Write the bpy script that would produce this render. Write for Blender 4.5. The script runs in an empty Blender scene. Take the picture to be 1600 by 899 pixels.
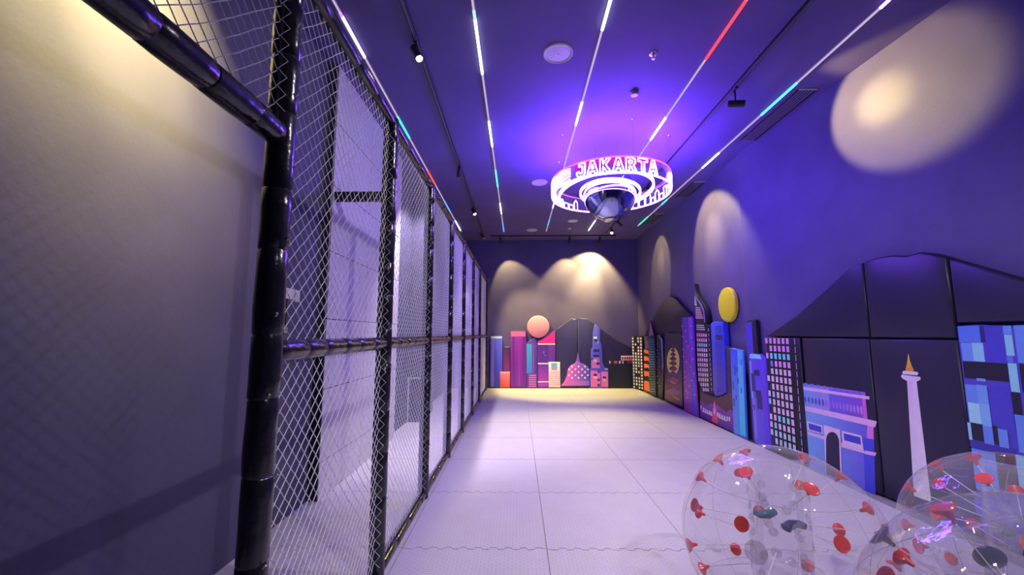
import bpy, math, random
from mathutils import Vector, Matrix
random.seed(7)
SC = bpy.context.scene
COL = SC.collection

# ------------------------------------------------------------------ camera
F_PX, VPX, VPY, EYE = 640.0, 809.0, 522.0, 1.6
PHI = math.atan((VPY - 449.5) / F_PX)
TH = math.atan((VPX - 800) / F_PX * math.cos(PHI))
C_R = Vector((math.cos(TH), math.sin(TH), 0))
C_F = Vector((-math.sin(TH) * math.cos(PHI), math.cos(TH) * math.cos(PHI), math.sin(PHI)))
C_U = C_R.cross(C_F)
cam_d = bpy.data.cameras.new('camera')
cam_d.sensor_width = 36.0
cam_d.lens = F_PX / 1600 * 36.0
cam_d.clip_start = 0.02
cam = bpy.data.objects.new('camera', cam_d)
COL.objects.link(cam)
m3 = Matrix((C_R, C_U, -C_F)).transposed()
cam.matrix_world = Matrix.Translation((0, 0, EYE)) @ m3.to_4x4()
SC.camera = cam

# ------------------------------------------------------------------ world and view
wd = bpy.data.worlds.new('world'); SC.world = wd; wd.use_nodes = True
wd.node_tree.nodes['Background'].inputs[0].default_value = (0.10, 0.07, 0.25, 1)
wd.node_tree.nodes['Background'].inputs[1].default_value = 0.2
SC.view_settings.view_transform = 'Standard'
SC.view_settings.look = 'None'
SC.view_settings.exposure = 0.0
SC.view_settings.gamma = 1.0
SC.view_settings.use_curve_mapping = False
SC.cycles.use_denoising = True
SC.cycles.transparent_max_bounces = 32
SC.cycles.max_bounces = 8
SC.cycles.diffuse_bounces = 4
SC.cycles.sample_clamp_indirect = 6.0
SC.cycles.caustics_reflective = False
SC.cycles.caustics_refractive = False

# light levels
SIGN_E = 0.82
STRIP_E = 1.0
WASH_E = 290.0
SPOT_E = 1.0
WARM = (1.0, 0.81, 0.215)

H = 4.5                       # ceiling height
YB = 12.40                    # front of the pads on the far wall
XL = -2.03                    # left wall
FX = -0.93                    # fence line

# ------------------------------------------------------------------ pixel helpers
def ray(px, py):
    return C_R * ((px - 800) / F_PX) - C_U * ((py - 449.5) / F_PX) + C_F
def on_plane(px, py, axis, v):
    d = ray(px, py); o = Vector((0, 0, EYE))
    return o + d * ((v - o[axis]) / d[axis])
class Wall:
    """vertical plane through two plan points; n points into the room"""
    def __init__(s, a, b, n):
        s.o = Vector((a[0], a[1], 0)); s.t = (Vector((b[0], b[1], 0)) - s.o).normalized()
        s.n = Vector((s.t.y, -s.t.x, 0))
        if s.n.dot(Vector((n[0], n[1], 0))) < 0: s.n = -s.n
    def uz(s, px, py):
        d = ray(px, py); e = Vector((0, 0, EYE))
        k = (s.o - e).dot(s.n) / d.dot(s.n)
        p = e + d * k
        return ((p - s.o).dot(s.t), p.z)
    def p(s, u, z, off=0.0):
        q = s.o + s.t * u + s.n * off
        return Vector((q.x, q.y, z))

# ------------------------------------------------------------------ mesh helpers
def link(o, parent=None):
    COL.objects.link(o)
    if parent is not None: o.parent = parent
    return o
def obj(name, verts, faces, mat, parent=None, smooth=False, cols=None, loc=None):
    me = bpy.data.meshes.new(name)
    if loc is not None:
        L = Vector(loc); verts = [Vector(v) - L for v in verts]
    me.from_pydata([tuple(v) for v in verts], [], faces)
    if smooth: me.polygons.foreach_set('use_smooth', [True] * len(me.polygons))
    if cols:
        a = me.color_attributes.new('Col', 'FLOAT_COLOR', 'POINT')
        a.data.foreach_set('color', [c for q in cols for c in q])
    me.update()
    if mat is not None: me.materials.append(mat)
    o = bpy.data.objects.new(name, me)
    if loc is not None: o.location = loc
    return link(o, parent)
def empty(name, loc=(0, 0, 0), rot=(0, 0, 0), parent=None):
    o = bpy.data.objects.new(name, None); o.empty_display_size = 0.1
    o.location = loc; o.rotation_euler = rot
    return link(o, parent)
def tag(o, label=None, cat=None, group=None, kind=None):
    if label: o['label'] = label
    if cat: o['category'] = cat
    if group: o['group'] = group
    if kind: o['kind'] = kind
    return o
class MB:
    def __init__(s): s.v = []; s.f = []
    def add(s, vs, fs):
        b = len(s.v); s.v += [Vector(v) for v in vs]; s.f += [tuple(b + i for i in f) for f in fs]
    def box(s, a, b):
        x0, y0, z0 = a; x1, y1, z1 = b
        s.add([(x0,y0,z0),(x1,y0,z0),(x1,y1,z0),(x0,y1,z0),(x0,y0,z1),(x1,y0,z1),(x1,y1,z1),(x0,y1,z1)],
              [(0,3,2,1),(4,5,6,7),(0,1,5,4),(1,2,6,5),(2,3,7,6),(3,0,4,7)])
        return s
    def bbox(s, a, b, e):
        """box with chamfered edges"""
        x0, y0, z0 = a; x1, y1, z1 = b
        def rg(z, d): return [(x0+d,y0+d,z),(x1-d,y0+d,z),(x1-d,y1-d,z),(x0+d,y1-d,z)]
        vs = rg(z0, e) + rg(z0+e, 0) + rg(z1-e, 0) + rg(z1, e)
        fs = [(3,2,1,0),(12,13,14,15)]
        for k in range(3):
            for i in range(4):
                j = (i+1) % 4; fs.append((4*k+i, 4*k+j, 4*k+4+j, 4*k+4+i))
        s.add(vs, fs); return s
    def tube(s, pts, r, n=8, closed=False, cap=True):
        pts = [Vector(p) for p in pts]; m = len(pts)
        rs = r if isinstance(r, (list, tuple)) else [r] * m
        b = len(s.v); prev = None
        for i, p in enumerate(pts):
            if closed: d = pts[(i+1) % m] - pts[i-1]
            else: d = pts[min(i+1, m-1)] - pts[max(i-1, 0)]
            d = d.normalized() if d.length > 1e-9 else Vector((0,0,1))
            if prev is None:
                q = Vector((0,0,1)) if abs(d.z) < 0.9 else Vector((1,0,0))
                e = d.cross(q).normalized()
            else:
                e = (prev - d * prev.dot(d)); e = e.normalized() if e.length > 1e-6 else d.orthogonal().normalized()
            prev = e; g = d.cross(e)
            for k in range(n):
                a = 2*math.pi*k/n
                s.v.append(p + (e*math.cos(a) + g*math.sin(a)) * rs[i])
        for i in range(m if closed else m-1):
            j = (i+1) % m
            for k in range(n):
                l = (k+1) % n
                s.f.append((b+i*n+k, b+i*n+l, b+j*n+l, b+j*n+k))
        if cap and not closed:
            s.f.append(tuple(b+k for k in reversed(range(n)))); s.f.append(tuple(b+(m-1)*n+k for k in range(n)))
        return s
    def lathe(s, prof, c, n=24, axis=None, closed=False):
        """prof: (radius, height) list about axis (default z) at point c"""
        c = Vector(c); ax = Vector(axis).normalized() if axis else Vector((0,0,1))
        e = ax.orthogonal().normalized(); g = ax.cross(e); b = len(s.v); m = len(prof)
        for (r, h) in prof:
            for k in range(n):
                a = 2*math.pi*k/n
                s.v.append(c + ax*h + (e*math.cos(a)+g*math.sin(a))*r)
        for i in range(m if closed else m-1):
            j = (i+1) % m
            for k in range(n):
                l = (k+1) % n
                s.f.append((b+i*n+k, b+i*n+l, b+j*n+l, b+j*n+k))
        if not closed:
            s.f.append(tuple(b+k for k in reversed(range(n)))); s.f.append(tuple(b+(m-1)*n+k for k in range(n)))
        return s
    def build(s, name, mat, parent=None, smooth=False, loc=None):
        return obj(name, s.v, s.f, mat, parent, smooth, loc=loc)
def auto_smooth(o, deg=40):
    me = o.data
    me.polygons.foreach_set('use_smooth', [True]*len(me.polygons))
    try: me.set_sharp_from_angle(angle=math.radians(deg))
    except Exception: pass
    return o

# ------------------------------------------------------------------ materials
def lin(c):
    return tuple(((v/255)/12.92 if v/255 <= 0.04045 else ((v/255+0.055)/1.055)**2.4) for v in c[:3])
def new_mat(name):
    m = bpy.data.materials.new(name); m.use_nodes = True
    return m, m.node_tree.nodes, m.node_tree.links, m.node_tree.nodes['Principled BSDF']
def paint(name, rgb, rough=0.6, var=0.12, scale=6.0, bump=0.0, bscale=60.0, metal=0.0, spec=0.5, coat=0.0):
    m, n, l, b = new_mat(name)
    tc = n.new('ShaderNodeTexCoord'); nz = n.new('ShaderNodeTexNoise')
    nz.inputs['Scale'].default_value = scale; nz.inputs['Detail'].default_value = 4
    l.new(tc.outputs['Object'], nz.inputs['Vector'])
    rp = n.new('ShaderNodeValToRGB')
    rp.color_ramp.elements[0].position = 0.3; rp.color_ramp.elements[1].position = 0.7
    rp.color_ramp.elements[0].color = tuple(v*(1-var) for v in rgb) + (1,)
    rp.color_ramp.elements[1].color = tuple(min(1, v*(1+var)) for v in rgb) + (1,)
    l.new(nz.outputs['Fac'], rp.inputs['Fac']); l.new(rp.outputs['Color'], b.inputs['Base Color'])
    b.inputs['Roughness'].default_value = rough; b.inputs['Metallic'].default_value = metal
    b.inputs['Specular IOR Level'].default_value = spec
    if coat: b.inputs['Coat Weight'].default_value = coat; b.inputs['Coat Roughness'].default_value = 0.1
    if bump:
        n2 = n.new('ShaderNodeTexNoise'); n2.inputs['Scale'].default_value = bscale; n2.inputs['Detail'].default_value = 3
        l.new(tc.outputs['Object'], n2.inputs['Vector'])
        bp = n.new('ShaderNodeBump'); bp.inputs['Strength'].default_value = bump; bp.inputs['Distance'].default_value = 0.01
        l.new(n2.outputs['Fac'], bp.inputs['Height']); l.new(bp.outputs['Normal'], b.inputs['Normal'])
    return m
def emit(name, rgb, strength):
    m = bpy.data.materials.new(name); m.use_nodes = True
    n = m.node_tree.nodes; n.clear()
    e = n.new('ShaderNodeEmission'); o = n.new('ShaderNodeOutputMaterial')
    e.inputs[0].default_value = tuple(rgb) + (1,); e.inputs[1].default_value = strength
    m.node_tree.links.new(e.outputs[0], o.inputs[0])
    return m
def print_mat(name, rough=0.42):
    m, n, l, b = new_mat(name)
    a = n.new('ShaderNodeVertexColor'); a.layer_name = 'Col'
    tc = n.new('ShaderNodeTexCoord'); nz = n.new('ShaderNodeTexNoise'); nz.inputs['Scale'].default_value = 14
    l.new(tc.outputs['Object'], nz.inputs['Vector'])
    mx = n.new('ShaderNodeMix'); mx.data_type = 'RGBA'; mx.blend_type = 'MULTIPLY'; mx.inputs['Factor'].default_value = 0.18
    l.new(a.outputs['Color'], mx.inputs['A']); l.new(nz.outputs['Fac'], mx.inputs['B'])
    l.new(mx.outputs['Result'], b.inputs['Base Color']); b.inputs['Roughness'].default_value = rough
    return m
def floor_mat():
    """pale foam mat with rows of little moulded dashes"""
    m, n, l, b = new_mat('foam_mat')
    tc = n.new('ShaderNodeTexCoord'); mp = n.new('ShaderNodeMapping')
    l.new(tc.outputs['Object'], mp.inputs['Vector'])
    br = n.new('ShaderNodeTexBrick')
    mp.inputs['Scale'].default_value = (1, 1, 1)
    br.inputs['Scale'].default_value = 1.0
    br.inputs['Brick Width'].default_value = 0.055; br.inputs['Row Height'].default_value = 0.022
    br.inputs['Mortar Size'].default_value = 0.006; br.inputs['Mortar Smooth'].default_value = 0.6
    br.offset = 0.5
    l.new(mp.outputs['Vector'], br.inputs['Vector'])
    nz = n.new('ShaderNodeTexNoise'); nz.inputs['Scale'].default_value = 3.0; nz.inputs['Detail'].default_value = 5
    l.new(tc.outputs['Object'], nz.inputs['Vector'])
    rp = n.new('ShaderNodeValToRGB')
    rp.color_ramp.elements[0].color = (0.60, 0.585, 0.57, 1); rp.color_ramp.elements[1].color = (0.72, 0.70, 0.69, 1)
    l.new(nz.outputs['Fac'], rp.inputs['Fac'])
    mx = n.new('ShaderNodeMix'); mx.data_type = 'RGBA'; mx.blend_type = 'MULTIPLY'
    l.new(br.outputs['Fac'], mx.inputs['Factor'])
    l.new(rp.outputs['Color'], mx.inputs['A']); mx.inputs['B'].default_value = (0.87, 0.87, 0.88, 1)
    l.new(mx.outputs['Result'], b.inputs['Base Color'])
    bp = n.new('ShaderNodeBump'); bp.inputs['Strength'].default_value = 0.5; bp.inputs['Distance'].default_value = 0.003
    bp.invert = True
    l.new(br.outputs['Fac'], bp.inputs['Height']); l.new(bp.outputs['Normal'], b.inputs['Normal'])
    b.inputs['Roughness'].default_value = 0.55
    return m
def pvc_mat(name, tint=(0.988, 0.985, 0.992), haze=0.04, refl=1.0):
    m = bpy.data.materials.new(name); m.use_nodes = True
    n = m.node_tree.nodes; l = m.node_tree.links; n.clear()
    out = n.new('ShaderNodeOutputMaterial')
    tr = n.new('ShaderNodeBsdfTransparent'); tr.inputs[0].default_value = tint + (1,)
    gl = n.new('ShaderNodeBsdfGlossy'); gl.inputs['Roughness'].default_value = 0.04; gl.inputs[0].default_value = (1, 1, 1, 1)
    df = n.new('ShaderNodeBsdfDiffuse'); df.inputs[0].default_value = (0.93, 0.92, 0.95, 1)
    f0 = n.new('ShaderNodeLayerWeight'); f0.inputs['Blend'].default_value = 0.5
    f1 = n.new('ShaderNodeMath'); f1.operation = 'POWER'; f1.inputs[1].default_value = 4.0; l.new(f0.outputs['Facing'], f1.inputs[0])
    fr = n.new('ShaderNodeMath'); fr.operation = 'MULTIPLY_ADD'; fr.inputs[1].default_value = 0.42; fr.inputs[2].default_value = 0.05; l.new(f1.outputs[0], fr.inputs[0])
    tc = n.new('ShaderNodeTexCoord'); nz = n.new('ShaderNodeTexNoise'); nz.inputs['Scale'].default_value = 7; nz.inputs['Detail'].default_value = 3
    l.new(tc.outputs['Object'], nz.inputs['Vector'])
    bp = n.new('ShaderNodeBump'); bp.inputs['Strength'].default_value = 0.4; bp.inputs['Distance'].default_value = 0.02
    l.new(nz.outputs['Fac'], bp.inputs['Height'])
    l.new(bp.outputs['Normal'], gl.inputs['Normal'])
    lw = n.new('ShaderNodeLayerWeight'); lw.inputs['Blend'].default_value = 0.18
    pw = n.new('ShaderNodeMath'); pw.operation = 'MULTIPLY_ADD'; pw.inputs[1].default_value = 0.26; pw.inputs[2].default_value = haze  # edge highlight put into the colour: paler film toward the outline
    l.new(lw.outputs['Facing'], pw.inputs[0])
    m1 = n.new('ShaderNodeMixShader'); l.new(pw.outputs[0], m1.inputs[0]); l.new(tr.outputs[0], m1.inputs[1]); l.new(df.outputs[0], m1.inputs[2])
    k = n.new('ShaderNodeMath'); k.operation = 'MULTIPLY'; k.inputs[1].default_value = refl; k.use_clamp = True
    l.new(fr.outputs[0], k.inputs[0])
    m2 = n.new('ShaderNodeMixShader'); l.new(k.outputs[0], m2.inputs[0]); l.new(m1.outputs[0], m2.inputs[1]); l.new(gl.outputs[0], m2.inputs[2])
    l.new(m2.outputs[0], out.inputs[0])
    return m

M_WALL = paint('wall_paint', (0.100, 0.080, 0.215), 0.62, 0.10, 2.0, 0.12, 45)
M_CEIL = paint('ceiling_paint', (0.125, 0.095, 0.28), 0.75, 0.08, 1.5, 0.08, 60)
M_LWALL = paint('left_wall_paint', (0.074, 0.070, 0.118), 0.6, 0.10, 2.0, 0.12, 45)
M_PANEL = paint('pale_panel', (0.60, 0.58, 0.60), 0.5, 0.06, 3.0)
M_FLOOR = floor_mat()
M_SUB = paint('subfloor', (0.30, 0.29, 0.29), 0.8)
M_BLACKV = paint('black_vinyl', (0.010, 0.010, 0.013), 0.22, 0.3, 20, 0.25, 28, spec=0.6)
M_BLACK = paint('black_metal', (0.012, 0.012, 0.014), 0.45, 0.2, 12)
M_NET = paint('nylon_cord', (0.85, 0.84, 0.86), 0.6, 0.08, 30)
M_TIE = paint('cable_tie', (0.45, 0.45, 0.48), 0.3, 0.1, 30)
M_WHITEP = paint('white_plastic', (0.62, 0.60, 0.62), 0.4, 0.05, 20)
M_GREYP = paint('grey_plastic', (0.25, 0.24, 0.26), 0.5, 0.1, 20)
M_STEEL = paint('steel', (0.6, 0.6, 0.62), 0.25, 0.1, 20, metal=1.0)
M_PRINT = print_mat('printed_vinyl')
M_RED = paint('red_plastic', (0.80, 0.030, 0.022), 0.25, 0.15, 20, spec=0.6)
M_NAVY = paint('navy_plastic', (0.012, 0.030, 0.115), 0.25, 0.15, 20, spec=0.6)
M_TEAL = paint('teal_plastic', (0.02, 0.12, 0.20), 0.28, 0.15, 20, spec=0.6)
M_CLEAR = pvc_mat('clear_disc', (0.90, 0.90, 0.92), 0.10, 1.0)
M_CORD = paint('white_cord', (0.8, 0.79, 0.8), 0.5, 0.05, 30)
M_PVC = pvc_mat('clear_pvc')
M_PVC_IN = pvc_mat('clear_pvc_inner', (0.97, 0.965, 0.98), 0.03, 0.8)
M_ACRYL = pvc_mat('clear_acrylic', (0.95, 0.95, 0.97), 0.02, 0.6)

# ------------------------------------------------------------------ setting: floor, walls, ceiling
Y0 = -3.0
YW = YB + 0.09
R_NEAR = Wall((3.70, 3.2), (3.48, 6.3), (-1, 0))       # front of the pads, near stretch of the right wall
R_FAR = Wall((3.49, 6.55), (3.555, 12.3), (-1, 0))      # front of the pads, far stretch
BACK = Wall((0, YB), (1, YB), (0, -1))
wall_line = [(3.86, Y0), (3.86, 2.4), (3.575, 6.33), (3.575, 6.44), (3.60, 6.50), (3.65, YW)]

fl = MB().box((XL, Y0, -0.12), (3.86, YW, -0.022)).build('floor', M_SUB)
tag(fl, 'pale foam play mats laid edge to edge over the whole floor', kind='structure')
PX_, PY_ = 1.085, 1.10
def tile_mesh(nt=9, amp=0.013, g=0.002):
    prof = [(0.0, 0)]
    for k in range(nt):
        w = 0.94/nt; a = 0.03 + k*w
        prof += [(a + 0.06*w, -1), (a + 0.44*w, -1), (a + 0.56*w, 1), (a + 0.94*w, 1)]
    prof += [(1.0, 0)]
    lo = [(g + t*(PX_-2*g), 2*g + amp*s) for t, s in prof]
    hi = [(g + t*(PX_-2*g), PY_ - 2*g + amp*s) for t, s in prof]
    lf = [(g, g + t*(PY_-2*g)) for t, s in prof]
    rt = [(PX_ - g, g + t*(PY_-2*g)) for t, s in prof]
    ring = lo[:-1] + rt[:-1] + hi[:0:-1] + lf[:0:-1]
    n = len(ring)
    vs = [(x, y, 0) for x, y in ring] + [(x, y, -0.021) for x, y in ring]
    fs = [tuple(range(n))] + [(i, i+n, (i+1) % n + n, (i+1) % n) for i in range(n)]
    me = bpy.data.meshes.new('tile'); me.from_pydata(vs, [], fs); me.update(); me.materials.append(M_FLOOR)
    return me
TILE = tile_mesh()
X_T = -0.87
for j in range(-7, 7):
    yb = 5.47 + j*PY_
    if yb < Y0 - 0.02 or yb > YW - 0.3: continue
    sy = 1.0 if yb + PY_ < YB else (YB - 0.02 - yb)/PY_
    for i in range(4):
        o = bpy.data.objects.new('tile', TILE); o.location = (X_T + i*PX_, yb, 0); o.scale = (1, sy, 1)
        link(o, fl)
    o = bpy.data.objects.new('tile', TILE); o.location = (XL - 0.014, yb, 0); o.scale = ((X_T - XL + 0.012)/PX_, sy, 1)
    link(o, fl)

tag(MB().box((XL-0.1, Y0, H), (3.98, YW+0.1, H+0.1)).build('ceiling', M_CEIL), 'dark painted ceiling crossed by thin light strips', kind='structure')
tag(MB().box((XL-0.1, Y0, -0.12), (XL, YW, H)).build('wall_left', M_LWALL), 'grey painted wall behind the net fence', kind='structure')
tag(MB().box((XL-0.1, YW, -0.12), (3.98, YW+0.1, H)).build('wall_back', M_WALL), 'dark far wall above the padded skyline', kind='structure')
tag(MB().box((XL-0.1, Y0-0.1, -0.12), (3.98, Y0, H)).build('wall_front', M_WALL), 'dark wall behind the viewer', kind='structure')
rw = MB(); n = len(wall_line)
outer = [(3.98, Y0), (3.98, YW)]
vs = [(x, y, -0.12) for x, y in wall_line] + [(x, y, H) for x, y in wall_line]
rw.add(vs, [(i, i+1, n+i+1, n+i) for i in range(n-1)])
rw.add([(3.98, Y0, -0.12), (3.98, YW, -0.12), (3.98, YW, H), (3.98, Y0, H)], [(0, 1, 2, 3)])
tag(rw.build('wall_right', M_WALL), 'dark right wall with warm pools of light', kind='structure')

# pier of pale panels on the left wall, with a dark end
pr = empty('trim_1', (XL, 4.11, 0)); tag(pr, 'pale panelled pier along the wall behind the fence', kind='structure')
PXF = -1.925
MB().box((XL, 4.13, 0.0), (PXF-0.022, 6.55, H)).build('pier_core', M_LWALL, pr).matrix_parent_inverse = pr.matrix_world.inverted()
def child_fix(o, p):
    o.matrix_parent_inverse = Matrix.Translation(p.location).inverted(); return o
for c in pr.children: child_fix(c, pr)
child_fix(MB().bbox((XL, 4.10, 0.0), (PXF-0.004, 4.13, 1.50), 0.003).build('end_board', M_BLACK, pr), pr)
zs = [0.0, 0.35, 1.05, 1.75, 2.45, 3.15, 3.85, H]
ys = [4.11, 5.16, 6.55]
for a in range(len(zs)-1):
    for b in range(len(ys)-1):
        child_fix(MB().bbox((PXF-0.022, ys[b]+0.004, zs[a]+0.004), (PXF, ys[b+1]-0.004, zs[a+1]-0.004), 0.004).build('panel', M_PANEL, pr), pr)
pr2 = empty('trim_2', (XL, 7.65, 0)); tag(pr2, 'narrow grey pier on the wall behind the fence', kind='structure')
child_fix(MB().box((XL, 7.66, 0), (-1.77, 8.7, H)).build('pier_core', M_LWALL, pr2), pr2)
ed = MB().box((-2.02, 7.64, 0.0), (-2.0, 7.66, 0.80)).box((-2.0, 7.64, 0.78), (-1.80, 7.66, 0.80)).build('edge_strip', M_WHITEP, pr2); child_fix(ed, pr2)
beam = MB().bbox((XL+0.105, 4.14, 2.99), (-1.30, 4.20, 3.09), 0.006).build('bracket_arm', M_BLACK)
tag(beam, 'short black steel arm reaching from the panelled pier toward the fence', 'bracket')

# ------------------------------------------------------------------ fence
POSTS = [0.18, 1.52, 2.86, 4.20, 5.54, 6.88, 8.32, 9.80, 11.92]
FZ = 3.15; PR = 0.053
fence = empty('net_fence', (FX, POSTS[1], 0))
tag(fence, 'tall black padded pipe fence with white rope netting', 'fence')
def padded(p0, p1, r, seg, seed, name, wrap=0.0):
    rnd = random.Random(seed)
    p0 = Vector(p0); p1 = Vector(p1); L = (p1-p0).length; d = (p1-p0)/L
    pts = []; rs = []; s = 0.0
    while s < L - 1e-4:
        e = min(L, s + seg*rnd.uniform(0.8, 1.2))
        if L - e < seg*0.3: e = L
        for k, (t, q) in enumerate([(0.0, 0.90), (0.03, 0.99), (0.3, 1.0 + rnd.uniform(-0.02, 0.03)), (0.7, 1.0 + rnd.uniform(-0.02, 0.03)), (0.97, 0.99)]):
            pts.append(p0 + d*(s + (e-s)*t) + Vector((rnd.uniform(-1, 1), rnd.uniform(-1, 1), 0))*0.0012); rs.append(r*q)
        pts.append(p0 + d*(e-0.001)); rs.append(r*0.90)
        s = e
    mb = MB().tube(pts, rs, 16)
    return child_fix(auto_smooth(mb.build(name, M_BLACKV, fence), 60), fence), pts
def ties(o, y, zs_, r):
    for z in zs_:
        a = random.uniform(-0.9, 0.4)
        mb = MB()
        t = Vector((math.cos(a), math.sin(a), 0))
        c = Vector((FX, y, z)) + t*r*0.97
        mb.tube([c - Vector((0, 0, 0.006)), c + t*0.014 + Vector((0, 0, 0.006))], 0.0042, 5)
        mb.build('cable_tie', M_TIE, o)
for i, y in enumerate(POSTS):
    o, _ = padded((FX, y, 0.0), (FX, y, FZ+0.03), PR, 0.27, 100+i, 'post')
    if 0 < i < 7:
        ties(o, y, [z for z in [0.22+0.29*k for k in range(10)] if random.random() < 0.75], PR)
RR = 0.042
for i in range(len(POSTS)-1):
    a, b = POSTS[i], POSTS[i+1]
    o, _ = padded((FX, a+0.02, FZ), (FX, b-0.02, FZ), RR, 0.35, 200+i, 'top_rail')
    if i == 0:
        padded((FX, a+0.04, 2.37), (FX, b-0.04, 2.37), 0.05, 0.22, 300, 'door_header')
        continue
    padded((FX, a+0.04, 1.535), (FX, b-0.04, 1.535), RR, 0.21, 400+i, 'mid_rail')
    padded((FX, a+0.04, 0.042), (FX, b-0.04, 0.042), 0.040, 0.34, 500+i, 'bottom_rail')

def net(y0, y1, z0, z1, seed, pitch=0.069, r=0.0020, off=0.0):
    """diamond mesh of knotted cord with a little sag"""
    rnd = random.Random(seed)
    h = pitch/2
    nx = max(2, round((y1-y0)/h)); nz = max(2, round((z1-z0)/h))
    sx = (y1-y0)/nx; sz = (z1-z0)/nz
    ph = [rnd.uniform(0, 6.28) for _ in range(6)]
    def P(i, j):
        y = y0 + i*sx; z = z0 + j*sz
        e = math.sin(math.pi*i/nx) * math.sin(math.pi*j/nz)
        w = math.sin(2.3*y + ph[0]) * math.sin(3.1*z + ph[1])
        w2 = math.sin(4.7*y + ph[2] + 2*z)
        return Vector((FX + off + 0.012*e*w, y + 0.012*e*w2 + rnd.uniform(-1, 1)*0.0016, z - 0.022*e + 0.010*e*w + rnd.uniform(-1, 1)*0.0016))
    N = {}
    V = []; Fc = []
    for i in range(nx+1):
        for j in range(nz+1):
            if (i+j) % 2 == 0: N[(i, j)] = P(i, j)
    def seg(a, b):
        d = (b-a).normalized(); e = Vector((1, 0, 0)); e = (e - d*e.dot(d)).normalized(); g = d.cross(e)
        k = len(V)
        for p in (a, b):
            V.append(p + e*r); V.append(p - e*0.5*r + g*0.87*r); V.append(p - e*0.5*r - g*0.87*r)
        for q in range(3):
            w = (q+1) % 3; Fc.append((k+q, k+w, k+3+w, k+3+q))
    for (i, j), p in N.items():
        for di in (1, -1):
            q = N.get((i+di, j+1))
            if q: seg(p, q)
        k = len(V); s = r*1.75
        for d in ((s,0,0),(-s,0,0),(0,s,0),(0,-s,0),(0,0,s),(0,0,-s)): V.append(p + Vector(d))
        for f in ((0,2,4),(2,1,4),(1,3,4),(3,0,4),(2,0,5),(1,2,5),(3,1,5),(0,3,5)): Fc.append(tuple(k+x for x in f))
    # border cord laced to the pipe
    o = child_fix(obj('net_panel', V, Fc, M_NET, fence), fence)
    return o
for i in range(len(POSTS)-1):
    a, b = POSTS[i]+0.045, POSTS[i+1]-0.05
    if i == 0:
        net(a, b, 2.41, FZ-0.02, 1, off=0.0); continue
    net(a, b, 0.07, 1.505, 10+i); net(a, b, 1.56, FZ-0.02, 30+i)
# lacing cords tying the net edges to the first posts
for i in (1, 2, 3):
    for sg, z0, z1 in ((-1, 2.45 if i == 1 else 0.1, FZ-0.05),):
        pts = []; k = 0; zz = z0
        while zz < z1:
            pts.append((FX + (0.004 if k % 2 else 0.036), POSTS[i] + sg*(0.054 if k % 2 else 0.044), zz)); zz += 0.0345; k += 1
        child_fix(MB().tube(pts, 0.0015, 4).build('lacing_cord', M_NET, fence), fence)
# little white latch plate tied to the first post
LX, LY, LZ = FX - 0.012, POSTS[1] + 0.085, 1.765
lt = empty('latch_plate', (LX, LY, LZ))
tag(lt, 'small white latch plate hanging beside the nearest fence post', 'latch')
child_fix(MB().bbox((LX-0.004, LY, LZ-0.022), (LX+0.002, LY+0.115, LZ+0.022), 0.001).build('plate', M_WHITEP, lt), lt)
child_fix(MB().bbox((LX-0.008, LY+0.10, LZ-0.03), (LX+0.006, LY+0.135, LZ+0.02), 0.002).build('clasp', M_WHITEP, lt), lt)
child_fix(MB().tube([(LX, LY+0.05, LZ-0.02), (LX, LY+0.052, LZ-0.09), (LX, LY+0.045, LZ-0.14)], 0.002, 6).build('pull_cord', M_BLACK, lt), lt)
child_fix(MB().lathe([(0.004, -0.016), (0.011, -0.01), (0.011, 0.008), (0.004, 0.014)], (LX, LY+0.045, LZ-0.15), 10).build('pull_knob', M_WHITEP, lt), lt)

# ------------------------------------------------------------------ padded skyline on the walls
def area2(p): return sum(p[i][0]*p[(i+1) % len(p)][1] - p[(i+1) % len(p)][0]*p[i][1] for i in range(len(p)))
def inset(poly, d):
    n = len(poly); out = []
    for i in range(n):
        a = Vector(poly[i-1]); b = Vector(poly[i]); c = Vector(poly[(i+1) % n])
        e1 = (b-a); e2 = (c-b)
        if e1.length < 1e-6 or e2.length < 1e-6: out.append(poly[i]); continue
        e1.normalize(); e2.normalize()
        n1 = Vector((-e1.y, e1.x)); n2 = Vector((-e2.y, e2.x)); m = n1 + n2
        if m.length < 1e-3: out.append(poly[i]); continue
        m.normalize(); k = min(1.0/max(m.dot(n1), 0.3), 2.2)
        q = b + m*d*k; out.append((q.x, q.y))
    return out
def P(W, pts):
    """pixel polygon -> wall polygon; a third entry puts the vertex at that height"""
    r = []
    for p in pts:
        u, z = W.uz(p[0], p[1])
        if len(p) > 2: z = p[2]
        r.append((u, z))
    if area2(r) < 0: r.reverse()
    return r
def RC(W, x0, y0, x1, y1):
    u0, z0 = W.uz(x0, y0); u1, _ = W.uz(x1, y0); _, z1 = W.uz(x0, y1)
    if u1 < u0: u0, u1 = u1, u0
    return [(u0, z1), (u1, z1), (u1, z0), (u0, z0)]
class Zm:
    """coordinates read off an enlarged crop"""
    def __init__(s, ox, oy, k): s.ox, s.oy, s.k = ox, oy, k
    def __call__(s, *pts): return [(s.ox + p[0]/s.k, s.oy + p[1]/s.k) + tuple(p[2:]) for p in pts]
    def r(s, W, x0, y0, x1, y1):
        (a, b), (c, d) = s((x0, y0), (x1, y1)); return RC(W, a, b, c, d)
GAIN = 1.5
def colour(c):
    r = lin(c); return tuple(min(0.9, v*GAIN) for v in r) + (1,)
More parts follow.
